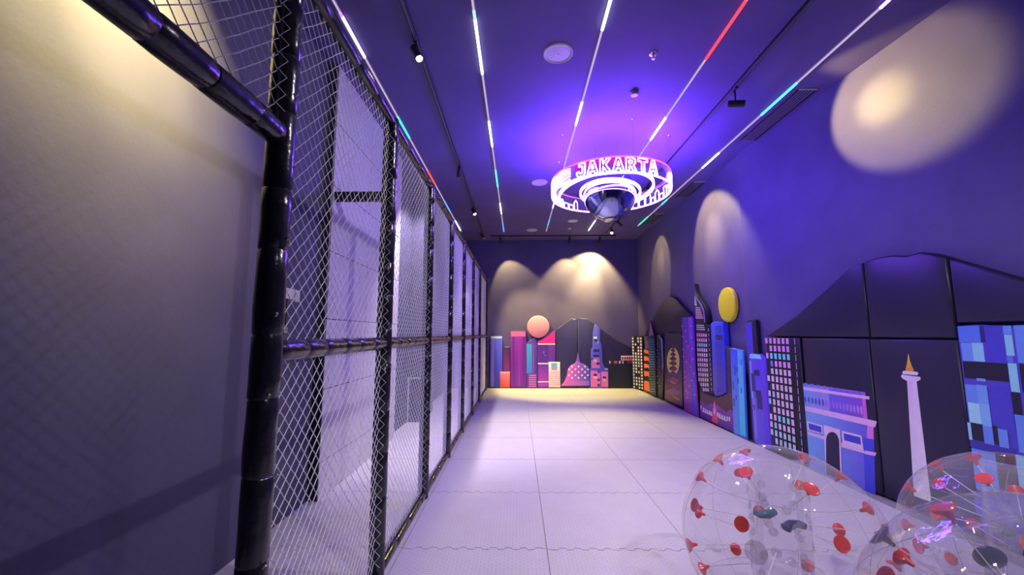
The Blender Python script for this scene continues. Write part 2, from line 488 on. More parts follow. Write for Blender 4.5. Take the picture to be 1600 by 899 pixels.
def pad(name, W, poly, base, prints=(), label='', thick=0.085, d=0.018, front=0.0, grad=None, cat='wall pad', group='padded skyline cut-outs'):
    """soft pad with rounded edges; prints = (polygon in wall units, colour or (top, bottom) or ('h', left, right))"""
    if area2(poly) < 0: poly = list(reversed(poly))
    r1 = inset(poly, d*0.35); r2 = inset(poly, d)
    n = len(poly); vs = []; 
    for q, off in ((poly, front-thick), (poly, front-d), (r1, front-d*0.3), (r2, front)):
        vs += [W.p(u, z, off) for u, z in q]
    fs = []
    flip = (W.t.cross(Vector((0, 0, 1)))).dot(W.n) < 0
    for k in range(3):
        for i in range(n):
            j = (i+1) % n; fs.append((k*n+i, k*n+j, (k+1)*n+j, (k+1)*n+i))
    fs.append(tuple(3*n+i for i in range(n))); fs.append(tuple(reversed(range(n))))
    if flip: fs = [tuple(reversed(f)) for f in fs]
    zmin = min(z for _, z in poly); zmax = max(z for _, z in poly); um = sum(u for u, _ in poly)/n
    umin = min(u for u, _ in poly); umax = max(u for u, _ in poly)
    def col_at(c, u, z, b):
        if isinstance(c[0], (int, float)): return colour(c)
        if c[0] == 'h': t = (u-b[0])/max(1e-6, b[1]-b[0]); a, e = c[1], c[2]
        else: t = (b[3]-z)/max(1e-6, b[3]-b[2]); a, e = c[0], c[1]
        a = colour(a); e = colour(e); t = min(1, max(0, t)); return tuple(a[i]*(1-t)+e[i]*t for i in range(4))
    bb = (umin, umax, zmin, zmax)
    cols = []
    for q in (poly, poly, r1, r2): cols += [col_at(base, u, z, bb) for u, z in q]
    base_pt = W.p(um, zmin, front-thick/2)
    root = obj(name, vs, fs, M_PRINT, None, False, cols, loc=base_pt)
    root.data.polygons.foreach_set('use_smooth', [len(p.vertices) == 4 for p in root.data.polygons])
    try: root.data.set_sharp_from_angle(angle=math.radians(50))
    except Exception: pass
    tag(root, label, cat, group)
    if prints:
        small = ([], [], [])
        for k, (pp, c) in enumerate(prints):
            if area2(pp) < 0: pp = list(reversed(pp))
            b = (min(u for u, _ in pp), max(u for u, _ in pp), min(z for _, z in pp), max(z for _, z in pp))
            big = min(b[1]-b[0], b[3]-b[2]) > 0.11
            V, Fc, Cc = ([], [], []) if big else small
            s = len(V)
            V += [W.p(u, z, front + 0.0012 + 0.00012*k) - base_pt for u, z in pp]
            Cc += [col_at(c, u, z, b) for u, z in pp]
            f = tuple(range(s, s+len(pp)))
            Fc.append(tuple(reversed(f)) if flip else f)
            if big: obj('printed_patch', V, Fc, M_PRINT, root, False, Cc)
        if small[1]: tag(obj('printed_detail', small[0], small[1], M_PRINT, root, False, small[2]), kind='stuff')
    return root
def circle(cu, cz, r, n=40): return [(cu + r*math.cos(2*math.pi*k/n), cz + r*math.sin(2*math.pi*k/n)) for k in range(n)]
def dot(W, px, py, rpx, n=6, rv=None):
    u, z = W.uz(px, py); u1, _ = W.uz(px+rpx, py); _, z1 = W.uz(px, py+(rv or rpx))
    a, b = abs(u1-u), abs(z1-z)
    return [(u + a*math.cos(2*math.pi*k/n+math.pi/2), z + b*math.sin(2*math.pi*k/n+math.pi/2)) for k in range(n)]
NAVY = (30, 27, 52); DARK = (20, 18, 34)

# ---- far wall
za = Zm(760, 480, 6.425); zb = Zm(860, 480, 6.42)
B = BACK
pad('tower_pad', B, za.r(B, 38, 290, 160, 808), (70, 74, 190),
    [(za.r(B, 46, 320, 80, 800), (125, 105, 215)), (za.r(B, 44, 296, 155, 316), (185, 205, 240))],
    'blue padded tower with pale cap, leftmost on the far wall')
pad('block_pad', B, za.r(B, 135, 648, 236, 808), ((235, 110, 120), (225, 70, 60)), [(za.r(B, 142, 654, 230, 664), (240, 150, 160))],
    'low orange-red padded block beside the purple tower on the far wall', front=0.03, thick=0.028)
pad('block_pad', B, za.r(B, 166, 398, 238, 648), ((24, 22, 48), (130, 50, 120)), [(za.r(B, 185, 399, 232, 405), (130, 140, 180))],
    'dark padded block standing above the low orange-red one', front=-0.02, thick=0.06)
pad('tower_pad', B, za.r(B, 240, 242, 398, 808), (112, 32, 142),
    [(za.r(B, 248, 248, 392, 295), (235, 95, 155)), (za.r(B, 262, 300, 285, 800), (96, 28, 132)), (za.r(B, 318, 300, 340, 800), (128, 40, 156)), (za.r(B, 365, 300, 388, 800), (98, 28, 134))],
    'purple padded tower with a pink cap on the far wall')
pts = P(B, za((400, 362), (480, 305), (512, 342), (512, 808, 0), (400, 808, 0)))
pr_ = [(za.r(B, 402, 372, 456, 668), ((60, 150, 215), (60, 110, 200)))]
pr_ += [(za.r(B, 425, 680+k*22, 500, 692+k*22), (205, 95, 185)) for k in range(6)]
pr_ += [(za.r(B, 462, 380, 478, 670), (110, 70, 170))]
pad('tower_pad', B, pts, (78, 48, 138), pr_, 'slant-topped indigo padded tower with a cyan strip below the pink sun')
pts = P(B, za((514, 345), (692, 233), (692, 808, 0), (514, 808, 0)))
pad('block_pad', B, pts, (92, 46, 150),
    [(P(B, za((520, 350), (687, 246), (687, 366), (520, 366))), (225, 40, 140)), (za.r(B, 516, 366, 690, 378), (235, 215, 240)),
     (za.r(B, 520, 378, 620, 560), (80, 40, 138)), (za.r(B, 516, 562, 690, 574), (235, 205, 235)), (za.r(B, 520, 578, 690, 745), ((100, 45, 160), (150, 50, 160))), (za.r(B, 516, 746, 690, 757), (235, 205, 235)),
     (za.r(B, 520, 760, 690, 800), (140, 50, 165)), (za.r(B, 570, 440, 582, 470), (120, 90, 180)), (za.r(B, 578, 480, 600, 488), (120, 90, 180))],
    'magenta and violet padded block striped with white lines', front=-0.005, thick=0.08)
pr_ = [(za.r(B, 632, 650+k*20, 732, 658+k*20), (215, 150, 160)) for k in range(8)]
pr_ += [(za.r(B, 650, 562, 708, 632), ((60, 170, 215), (180, 130, 190)))]
pad('tower_pad', B, za.r(B, 625, 552, 738, 808), (242, 205, 205), pr_, 'small cream padded tower with fine stripes and a cyan panel', front=0.035, thick=0.038)
# mountain halves
pad('mountain_pad', B, P(B, za((695, 231))) + P(B, zb((215, 110), (240, 121), (271, 116), (273, 808, 0), (62, 808, 0), (62, 560))) if False else
    P(B, [(868.2, 516.0), (893.5, 497.2), (897.4, 498.9), (902.2, 498.2), (902.2, 606, 0), (868.2, 606, 0)]), (44, 42, 86), (),
    'left half of the dark mountain pad on the far wall', front=-0.025, thick=0.06, group='dark mountain pads')
pad('mountain_pad', B, P(B, [(903.0, 496.6), (918.4, 498.5), (928.6, 506.4), (928.6, 606, 0), (903.0, 606, 0)]), (44, 42, 86), (),
    'right half of the dark mountain pad on the far wall', front=-0.025, thick=0.06, group='dark mountain pads')
pr_ = [(zb.r(B, 600, 572, 820, 578), (34, 42, 66))]
for a, b, c in ((592, 604, (200, 205, 235)), (640, 672, (170, 75, 120)), (690, 705, (200, 205, 235)), (722, 735, (200, 205, 235)), (772, 826, (150, 50, 100))):
    pr_.append((zb.r(B, a, 541, b, 567), c))
pr_.append((zb.r(B, 588, 580, 822, 800), ((26, 30, 52), (22, 32, 40))))
pad('mountain_pad', B, P(B, [(929.4, 506.8), (938, 513.3), (962.8, 531.2), (988.6, 545), (988.6, 606, 0), (929.4, 606, 0)]), (40, 36, 76), pr_,
    'falling right slope of the mountain pad behind the pink train', front=-0.025, thick=0.06, group='dark mountain pads')
# dome
pts = P(B, zb((276, 452), (284, 500), (297, 558), (340, 572), (378, 600), (392, 640), (394, 790), (104, 792), (140, 750), (165, 690), (178, 620), (206, 585), (250, 564), (264, 530)))
pr_ = [(P(B, zb((276, 475), (288, 545), (262, 545))), (95, 90, 200))]
pr_ += [(P(B, zb((108, 788), (150, 740), (390, 740), (390, 788))), ('h', (235, 90, 170), (120, 90, 210)))]
for k, yy in enumerate((597, 625, 653, 684, 710)):
    for xx in ((216, 281, 346) if k % 2 == 0 else (188, 250, 316, 375)):
        (ax, ay), = zb((xx, yy)); pr_.append((dot(B, ax, ay, 1.9, 4), (235, 225, 250)))
pad('dome_pad', B, pts, ('h', (205, 85, 185), (75, 75, 200)), pr_, 'pink and blue padded dome with white star dots and a spire', front=0.02, thick=0.043, d=0.012)
# stepped tower
pts = P(B, zb((436, 205), (447, 170), (495, 210), (499, 340), (515, 382), (522, 555), (545, 608), (580, 620), (580, 808, 0), (397, 808, 0), (397, 625), (408, 618), (408, 430), (425, 400), (424, 262)))
pr_ = [(zb.r(B, 402, 640, 496, 800), ((205, 95, 190), (235, 100, 165))), (zb.r(B, 508, 650, 574, 800), ((200, 100, 200), (235, 100, 165))), (zb.r(B, 412, 505, 492, 612), ((130, 90, 200), (200, 100, 190)))]
for r_, c in (((432, 297, 467, 320), (170, 205, 245)), ((440, 322, 466, 345), (35, 32, 95)), ((470, 345, 478, 368), (150, 170, 235)), ((430, 425, 490, 450), (40, 34, 105)), ((428, 482, 490, 500), (40, 34, 105)),
              ((408, 510, 425, 530), (35, 30, 90)), ((430, 525, 465, 552), (190, 150, 225)), ((460, 556, 490, 580), (40, 30, 100)), ((432, 670, 466, 693), (45, 30, 95)), ((470, 640, 495, 662), (60, 60, 160)),
              ((470, 720, 495, 742), (60, 40, 130)), ((470, 770, 495, 796), (60, 40, 130)), ((524, 697, 556, 718), (35, 28, 80)), ((430, 693, 466, 716), (240, 170, 210)), ((524, 718, 552, 742), (235, 170, 215)), ((545, 616, 574, 630), (150, 160, 235))):
    pr_.append((zb.r(B, *r_), c))
pad('tower_pad', B, pts, (76, 74, 200), pr_, 'stepped blue and pink padded tower with dark windows by the mountain', front=0.02, thick=0.043, d=0.014)
# train
pr_ = [(zb.r(B, 716 + k*24, 502, 732 + k*24, 524), (70, 40, 90)) for k in range(5)]
pad('train_pad', B, zb.r(B, 710, 490, 824, 536), (235, 150, 165), pr_, 'little pink padded train with dark windows beside the corner tower', front=0.0, thick=0.024, d=0.008)
# corner tower with windows, set across the corner
DIAG = Wall((3.36, 12.34), (3.54, 11.98), (-1, -0.3))
pts = P(DIAG, [(989.2, 526), (1003.5, 525), (1003.5, 608, 0), (989.2, 608, 0)])
u0, u1 = pts[0][0], pts[1][0]; u0, u1 = min(p[0] for p in pts), max(p[0] for p in pts); zt = max(p[1] for p in pts)
pr_ = []
rnd = random.Random(3)
for r_ in range(17):
    for c_ in range(4):
        if c_ == 1 and rnd.random() < 0.4: continue
        if c_ == 2 and rnd.random() < 0.15: continue
        a = u0 + (u1-u0)*(0.06 + 0.245*c_); zz = zt - 0.05 - r_*zt/17.6
        pr_.append(([(a, zz-0.055), (a+(u1-u0)*0.13, zz-0.055), (a+(u1-u0)*0.13, zz), (a, zz)], (205, 190, 240) if r_ < 6 or c_ % 2 else (165, 180, 240)))
pad('tower_pad', DIAG, pts, DARK, pr_, 'black padded tower with pale windows in the far corner', front=0.0, thick=0.05, d=0.01)
# pink sun
cu, cz = B.uz(841, 510.8)
pad('sun_pad', B, circle(cu, cz, 17.2/F_PX*YB, 48), ((255, 140, 165), (250, 128, 152)), (), 'round salmon pink padded sun on the far wall', front=0.03, thick=0.11, d=0.03, group='round sun pads')

# ---- right wall, far stretch
zc = Zm(960, 440, 3.746); zd = Zm(960, 560, 6.42); ze = Zm(1070, 440, 5.625); zg = Zm(1130, 500, 4.737)
Fw = R_FAR
pts = P(Fw, zc((171, 398), (196, 394), (212, 420), (213, 655, 0), (172, 640, 0)))
pr_ = []
for a, b in ((400, 421), (438, 466), (482, 508), (520, 556), (582, 640)):
    pr_.append((P(Fw, zc((173, a), (193, a+1), (209, a+16), (210, b+8), (174, b-4))), (240, 95, 60)))
for a, w in ((466, 14), (508, 16), (556, 24)):
    pr_.append((P(Fw, zc((175, a+w-2), (182, a+2), (196, a-4), (206, a+10), (209, a+w+8))), (22, 18, 30)))
pad('tower_pad', Fw, pts, (22, 18, 30), pr_, 'narrow orange and black banded padded tower next to the far corner', d=0.012)
pts = P(Fw, zc((218, 230), (226, 268), (237, 310), (245, 420), (250, 676, 0), (212, 655, 0), (205, 335), (211, 295)))
pr_ = [(P(Fw, zc((218, 240), (234, 312), (208, 322), (212, 298))), ((180, 85, 150), (120, 80, 160)))]
for k in range(22):
    y = 336 + k*14.5
    pr_.append((P(Fw, zc((208, y), (238 + k*0.3, y+1.5), (238 + k*0.3, y+8), (208, y+6))), (60, 120, 170) if k < 12 else (70, 100, 110)))
pad('tower_pad', Fw, pts, (26, 34, 56), pr_, 'pointed teal-striped padded tower with a pink tip near the far corner', d=0.012, front=0.03, thick=0.028)
pts = P(Fw, zc((247, 312), (262, 312), (282, 342), (288, 500), (282, 692, 0), (250, 676, 0)))
pr_ = [(P(Fw, zc((262, 314), (281, 344), (287, 500), (281, 520), (273, 345), (258, 322))), (100, 130, 205))]
for k in range(14):
    (ax, ay), = zc((253 + (k % 2)*10, 365 + k*19)); pr_.append((dot(Fw, ax, ay, 0.8, 4), (200, 200, 225)))
pad('tower_pad', Fw, pts, (26, 24, 42), pr_, 'dark padded tower with a blue curved edge beside the pagoda panel', d=0.012, thick=0.028)
pad('mountain_pad', Fw, P(Fw, zc((166, 322), (205, 240), (250, 150), (285, 100), (320, 88), (345, 96), (392, 150), (440, 203), (394, 208), (396, 300), (290, 298), (260, 308), (240, 300))), (34, 30, 50), (),
    'black mountain pad rising behind the pagoda panel', front=-0.03, thick=0.055, group='dark mountain pads')
# pagoda panel
pts = P(Fw, zc((294, 302), (392, 302), (401, 744, 0), (293, 696, 0)))
ey, ez = zc((344, 470))[0]
pr_ = [(P(Fw, zc((297, 520), (394, 520), (398, 732), (296, 690))), ((50, 42, 66), (120, 72, 86)))]
pr_ += [(P(Fw, zc(*[(344 + 37*math.cos(2*math.pi*k/28), 470 + 82*math.sin(2*math.pi*k/28)) for k in range(28)])), (240, 205, 110))]
for (y, w, h, c) in ((358, 7, 40, (96, 44, 60)), (388, 14, 26, (80, 36, 52)), (412, 18, 26, (88, 40, 56)), (436, 22, 28, (80, 36, 52)), (462, 24, 30, (92, 42, 60)), (490, 26, 34, (98, 46, 66)), (522, 28, 36, (110, 56, 84)),
                     (556, 32, 40, (140, 76, 110)), (594, 38, 34, (120, 66, 80)), (622, 46, 44, (150, 82, 120)), (660, 40, 40, (130, 80, 70))):
    pr_.append((P(Fw, zc((344, y), (344+w*0.55, y+h*0.35), (344+w, y+h*0.62), (344+w*0.7, y+h*0.85), (344+w*0.5, y+h), (344-w*0.5, y+h-4), (344-w*0.7, y+h*0.8), (344-w, y+h*0.55), (344-w*0.55, y+h*0.3))), c))
pr_ += [(P(Fw, zc((330, 585), (362, 592), (360, 602), (335, 597))), (215, 140, 60)), (P(Fw, zc((340, 668), (385, 690), (380, 698), (345, 680))), (220, 150, 70))]
pad('picture_pad', Fw, pts, (42, 36, 60), pr_, 'dark padded panel with a brown pagoda before a yellow moon', d=0.014, thick=0.028)
# starry purple tower
pts = P(Fw, zc((402, 210), (463, 205), (470, 240), (478, 500), (496, 790, 0), (415, 750, 0)))
pr_ = [(P(Fw, zc((440, 212), (464, 212), (477, 500), (494, 782), (462, 768), (452, 500))), ((130, 60, 190), (70, 60, 190)))]
for (x, y) in ((404, 262), (425, 290), (458, 262), (408, 322), (428, 352), (460, 330), (410, 398), (440, 380), (466, 395), (412, 440), (432, 470), (468, 455), (420, 528), (455, 500), (474, 540), (422, 590), (448, 612), (430, 640), (440, 652), (436, 682), (480, 664), (426, 560), (462, 580)):
    (ax, ay), = zc((x, y)); pr_.append((dot(Fw, ax, ay, 0.9, 5, 1.3), (215, 200, 250)))
pad('tower_pad', Fw, pts, ((64, 44, 168), (170, 62, 160)), pr_, 'violet padded tower sprinkled with white star dots', front=0.03, thick=0.028)
# tower with the curved fin
pts = P(Fw, zc((467, 15), (474, 60), (490, 95), (518, 128), (534, 165), (541, 215), (541, 252), (556, 262), (562, 330), (572, 500), (580, 668), (520, 640), (497, 610), (482, 480), (476, 300), (471, 150)))
pr_ = []
for k in range(5): pr_.append((P(Fw, zc((470, 88 + k*11), (474+k*2.2, 89 + k*11), (474+k*2.2, 96 + k*11), (470, 95 + k*11))), (215, 215, 245)))
for k in range(7): pr_.append((P(Fw, zc((476, 151 + k*10), (502 + k*3.2, 152 + k*10), (502 + k*3.2, 157 + k*10), (476, 156 + k*10))), (215, 150, 225) if k > 3 else (190, 160, 240)))
for k in range(3): pr_.append((P(Fw, zc((480, 254 + k*12), (525 + k*3, 256 + k*12), (525 + k*3, 261 + k*12), (480, 259 + k*12))), (185, 190, 245)))
for r_ in range(12):
    y = 303 + r_*29
    for c_ in range(5):
        if r_ > 9 and c_ < r_-9: continue
        x = 482 + c_*12.6 + r_*1.25
        pr_.append((P(Fw, zc((x, y + c_*0.8), (x+8.2, y+0.8 + c_*0.8), (x+9.2, y+20 + c_*0.8), (x+1, y+19 + c_*0.8))), (225, 140, 215) if r_ in (0, 1) else ((140, 195, 240) if r_ == 2 else (205, 185, 245))))
for k in range(13):
    y = 275 + k*29; pr_.append((P(Fw, zc((551 + k*1.6, y), (555 + k*1.6, y), (555.6 + k*1.6, y+17), (551.6 + k*1.6, y+17))), (140, 140, 180)))
pr_.append((P(Fw, zc((472, 50), (488, 95), (514, 130), (529, 168), (536, 240), (530, 240), (522, 175), (505, 138), (482, 102))), (92, 104, 170)))
pad('tower_pad', Fw, pts, (20, 18, 36), pr_, 'tall black padded tower with a curved pointed fin and pink windows', front=0.0, thick=0.085, d=0.01)
# blue louvred tower
pts = P(Fw, zc((566, 248), (582, 235), (636, 240), (641, 300), (645, 372), (656, 650), (624, 668), (590, 672), (581, 640), (572, 380)))
pr_ = []
for k in range(4): pr_.append((P(Fw, zc((595, 262 + k*12), (630, 263 + k*12), (630, 268 + k*12), (595, 267 + k*12))), (34, 40, 120)))
pr_.append((P(Fw, zc((596, 312), (636, 314), (638, 345), (598, 343))), (36, 34, 88)))
for k in range(24): pr_.append((P(Fw, zc((594 + k*0.5, 352 + k*12.6), (638 + k*0.5, 354 + k*12.6), (638 + k*0.5, 359 + k*12.6), (594 + k*0.5, 358 + k*12.6))), (44, 44, 130)))
pad('tower_pad', Fw, pts, ((52, 72, 205), (74, 66, 180)), pr_, 'blue louvred padded tower directly under the yellow sun', front=0.012, thick=0.095, d=0.012)
# hillside picture under both
pts = P(Fw, zc((497, 612), (520, 644), (580, 672), (590, 676), (624, 672), (657, 655), (648, 378), (688, 402), (700, 620), (704, 894, 0), (498, 792, 0)))
pr_ = [(P(Fw, zc((500, 690), (700, 760), (702, 890), (500, 788))), ((110, 60, 150), (90, 30, 130))),
       (P(Fw, zc((499, 640), (540, 668), (590, 690), (640, 668), (690, 650), (694, 735), (655, 768), (610, 730), (570, 712), (535, 725), (500, 690))), (74, 42, 54)),
       (P(Fw, zc((583, 697), (592, 735), (604, 815), (601, 836), (570, 822), (576, 740))), ((225, 120, 150), (215, 50, 90))), (P(Fw, zc((582, 742), (587, 744), (587, 778), (582, 776))), (245, 225, 240)),
       (P(Fw, zc((512, 756), (572, 782), (572, 788), (512, 762))), (225, 210, 240)), (P(Fw, zc((606, 790), (655, 814), (655, 820), (606, 796))), (225, 210, 240))]
for x, y in ((502, 725), (517, 738), (529, 745), (541, 752), (553, 757), (563, 762), (600, 766), (612, 772), (626, 780), (640, 786), (655, 790), (668, 792)):
    pr_.append((P(Fw, zc((x, y), (x+8, y+3), (x+8, y+27), (x, y+23))), (220, 205, 240)))
for x, y in ((510, 780), (530, 785), (625, 830), (650, 840), (670, 850)):
    pr_.append((P(Fw, zc((x, y), (x+14, y+5), (x+14, y+26), (x, y+18))), (70, 40, 150)))
pad('picture_pad', Fw, pts, (52, 40, 62), pr_, 'dark padded hillside panel with a red tower and white railing', front=-0.006, thick=0.079, d=0.01)
# yellow sun
cu, cz = Fw.uz(1131.3, 476.5)
_, ztop = Fw.uz(1131.3, 449)
pad('sun_pad', Fw, circle(cu, cz, (ztop-cz), 48), (250, 222, 40), (), 'round yellow padded sun on the right wall', front=-0.03, thick=0.06, d=0.028, group='round sun pads')
# cyan tower
pts = P(Fw, zg((62, 212), (78, 207), (160, 226), (187, 878, 0), (90, 842, 0)))
pr_ = [(P(Fw, zg((120, 222), (155, 230), (184, 868), (140, 850), (128, 500))), ((70, 150, 240), (60, 190, 215))), (P(Fw, zg((66, 216), (118, 222), (128, 500), (138, 850), (94, 836))), ((52, 78, 215), (74, 140, 235)))]
for (x, y, h) in ((97, 330, 85), (113, 350, 40), (84, 455, 60), (120, 430, 45), (90, 580, 62), (106, 555, 38), (143, 290, 48), (143, 500, 45)):
    pr_.append((P(Fw, zg((x, y), (x+9, y+3), (x+10, y+h), (x+1, y+h-3))), (38, 52, 160) if x < 130 else (36, 84, 190)))
pad('tower_pad', Fw, pts, (58, 96, 220), pr_, 'bright cyan and blue padded tower with dark slots', front=0.03, thick=0.028)

# ---- right wall, near stretch
Nw = R_NEAR
ztop = Nw.uz(1165, 500)[1]
pts = P(Nw, zg((148, 10), (165, -4), (214, 0), (232, 240), (236, 340), (196, 330), (200, 862, 0), (190, 862, 0), (165, 200)))
pts = P(Nw, [(1163, 500), (1177, 500), (1180, 690, 0), (1168, 690, 0)])
uu = sorted(p[0] for p in pts)
a_, b_ = Nw.uz(1162, 502)[0], Nw.uz(1178, 502)[0]
a_, b_ = min(a_, b_), max(a_, b_)
slab = [(a_, 0.0), (b_, 0.0), (b_, ztop-0.03), (b_-0.05, ztop), (a_+0.02, ztop), (a_, ztop-0.02)]
pad('tower_pad', Nw, slab, (24, 20, 46), [([(b_-0.16, 0.02), (b_-0.015, 0.02), (b_-0.015, ztop-0.05), (b_-0.16, ztop-0.03)], ((70, 60, 185), (50, 45, 120)))],
    'thin indigo and black padded slab standing above the cyan tower', front=-0.02, thick=0.06, d=0.012)
ua, ub = Nw.uz(1171.5, 560)[0], Nw.uz(1197, 560)[0]; uL, uR = max(ua, ub), min(ua, ub)
zt = Nw.uz(1180, 553)[1]
pts = [(uR, 0), (uL, 0), (uL, zt-0.03), (uL-0.12*(uL-uR), zt+0.0), (uR+0.25*(uL-uR), zt), (uR, zt-0.06)]
def uf(t): return uL + (uR-uL)*t
pr_ = [([(uf(0.70), 0.01), (uf(0.97), 0.01), (uf(0.97), zt-0.1), (uf(0.70), zt-0.05)], ((96, 62, 200), (88, 50, 190))),
       ([(uf(0.05), zt-0.07), (uf(0.78), zt-0.07), (uf(0.72), zt-0.012), (uf(0.10), zt-0.012)], (120, 200, 240))]
for a, b, z0, z1, c in ((0.03, 0.14, 0.50, 0.92, (120, 150, 235)), (0.28, 0.62, 0.76, 0.82, (44, 34, 96)), (0.08, 0.30, 0.58, 0.78, (52, 40, 110)), (0.30, 0.62, 0.52, 0.60, (40, 30, 84)), (0.36, 0.66, 0.40, 0.54, (44, 34, 92)),
                     (0.05, 0.25, 0.06, 0.50, (126, 110, 215)), (0.10, 0.18, 0.37, 0.43, (44, 40, 130))):
    pr_.append(([(uf(b), zt*z0), (uf(a), zt*z0), (uf(a), zt*z1), (uf(b), zt*z1)], c))
pad('tower_pad', Nw, pts, ((78, 60, 196), (100, 84, 205)), pr_, 'purple padded tower with a pale blue cap left of the black window tower', front=0.014, thick=0.032)
# black tower with pink windows
zh = Zm(1190, 500, 4.495)
ua, ub = Nw.uz(1197, 527)[0], Nw.uz(1249.5, 527)[0]
zt = Nw.uz(1225, 526)[1]; zt = min(zt, Nw.uz(1350, 528.5)[1]-0.006)
cols6 = [Nw.uz(1190 + x/4.495, 534)[0] for x in (33, 61, 90, 119, 149, 179)]
wcol = abs(cols6[5]-cols6[4])*0.62
rows = []
zA = Nw.uz(1225, 500 + 130/4.495)[1]; zB = Nw.uz(1230, 500 + 186/4.495)[1]; pitch = zA - zB
pr_ = []
pk, lt_, cy, bl = (228, 140, 225), (208, 182, 244), (110, 200, 240), (95, 115, 225)
r_ = 0; z = zA
while z > 0.12:
    for c_ in range(6):
        if c_ == 0 and r_ not in (0, 2, 5, 7, 8, 10, 11, 12, 14, 16, 17): continue
        c = pk if r_ < 2 else lt_
        if r_ == 2: c = cy if c_ else pk
        if r_ == 3: c = bl if c_ == 1 else (224, 150, 228)
        if r_ in (7, 8) and c_ == (1 if r_ == 7 else 0): c = (130, 195, 240)
        if r_ == 10 and c_ in (2, 3, 4): c = (130, 205, 240)
        if r_ == 11 and c_ == 1: c = (130, 205, 240)
        if r_ > 11: c = (170, 195, 245)
        s = cols6[c_]
        pr_.append(([(s-wcol, z-pitch*0.72), (s, z-pitch*0.72), (s, z), (s-wcol, z)], c))
    sd = Nw.uz(1243, 534)[0]
    pr_.append(([(sd-0.012, z-pitch*0.75), (sd, z-pitch*0.75), (sd, z), (sd-0.012, z)], (170, 150, 200)))
    z -= pitch; r_ += 1
pad('tower_pad', Nw, [(ub, 0), (ua, 0), (ua, zt), (ub, zt)], (20, 18, 34), pr_, 'black padded tower with a grid of pink and cyan windows', front=0.014, thick=0.06)
# mountain of four dark pads
zn = Zm(1160, 380, 2.4977)
def U(px, py): return Nw.uz(px, py)[0]
zj = Nw.uz(1350, 528.5)[1]
s1 = U(1350, 440); s2 = U(1484, 440)
L = [Nw.uz(*zn((x, y))[0]) for x, y in ((92, 362), (218, 275), (330, 175), (415, 97), (468, 77))]
pts = [(s1+0.006, zj+0.006), (L[0][0], zj+0.006)] + [(u, z) for u, z in L[1:-1]] + [(s1+0.006, L[-1][1])]
pad('mountain_pad', Nw, pts, NAVY, (), 'left slope pad of the big dark mountain above the window tower', group='dark mountain pads', d=0.022)
T = [Nw.uz(*zn((x, y))[0]) for x, y in ((478, 72), (520, 58), (580, 47), (635, 50), (690, 35), (740, 42), (800, 57))]
pts = [(s2+0.006, zj+0.006), (s1-0.006, zj+0.006), (s1-0.006, T[0][1])] + T[1:-1] + [(s2+0.006, T[-1][1])]
pad('mountain_pad', Nw, pts, NAVY, (), 'summit pad of the big dark mountain above the white monument', group='dark mountain pads', d=0.022)
zb2 = Nw.uz(1497, 508)[1]
T = [Nw.uz(*zn((x, y))[0]) for x, y in ((815, 58), (1099, 145))]
ue = U(1700, 520)
slope = (T[1][1]-T[0][1])/(T[1][0]-T[0][0])
pts = [(ue, zb2+0.015), (s2-0.006, zb2+0.015), (s2-0.006, T[0][1]), (ue, T[0][1] + slope*(ue-T[0][0]))]
pad('mountain_pad', Nw, pts, NAVY, (), 'right slope pad of the big dark mountain over the blue block', group='dark mountain pads', d=0.022)
# arch picture
zk = Zm(1240, 580, 5.994)
sA = min(U(1250.5, 560), ub) - 0.02; sB = U(1359.5, 560)
def K(*p): return P(Nw, zk(*p))
pr_ = [(K((85, 118), (670, 200), (695, 470), (100, 330)), ('h', (190, 90, 190), (100, 150, 225))),
       (K((330, 160), (640, 200), (650, 440), (340, 380)), ('h', (120, 70, 180), (95, 90, 200))),
       (K((105, 372), (750, 520), (775, 1400), (160, 1250)), ('h', (95, 70, 190), (110, 160, 230))),
       (K((690, 500), (750, 520), (750, 640), (690, 630)), (215, 110, 190)),
       (K((655, 625), (752, 645), (775, 1400), (680, 1400)), (58, 66, 190)),
       (K((85, 147), (712, 240), (710, 268), (88, 175)), (222, 172, 220)),
       (K((98, 325), (782, 472), (765, 528), (100, 370)), (226, 168, 206))]
for k in range(9): pr_.append((dot(Nw, *zk((115 + k*60, 124 + k*9.5))[0], 3.6, 10, 2.2), (96+k*5, 110-k*3, 200)))
pr_.append((K((630, 196), (672, 202), (676, 218), (632, 212)), (150, 90, 190)))
for k in range(17): pr_.append((dot(Nw, *zk((112 + k*33, 266 + k*6.4))[0], 1.3 + k*0.06, 10, 5.0 + 0.12*k), (58, 70, 160) if k < 6 else (110 + k*4, 88 + k*2, 205)))
pr_ += [(K((128, 470), (272, 512), (278, 590), (135, 555)), (228, 184, 222)), (K((143, 488), (262, 522), (266, 580), (148, 546)), (50, 62, 172)),
        (K((135, 568), (300, 615), (300, 645), (138, 597)), (224, 172, 210)),
        (K((285, 505), (440, 550), (470, 1300), (320, 1250)), (214, 180, 226)),
        (K((312, 1200), (308, 640), (318, 598), (345, 574), (378, 572), (408, 592), (430, 640), (452, 1240)), (30, 26, 58)),
        (K((455, 560), (640, 605), (660, 740), (465, 690)), (228, 182, 218)), (K((472, 582), (628, 622), (638, 692), (480, 650)), (48, 58, 175)),
        (K((450, 668), (662, 740), (668, 772), (452, 714)), (224, 172, 210)), (K((668, 745), (782, 765), (768, 797), (668, 777)), (210, 160, 205))]
pad('picture_pad', Nw, [(sB+0.006, 0), (sA-0.004, 0), (sA-0.004, zj-0.006), (sB+0.006, zj-0.006)], NAVY, pr_, 'dark wall pad printed with a lilac triumphal arch', group='picture pads', d=0.022)
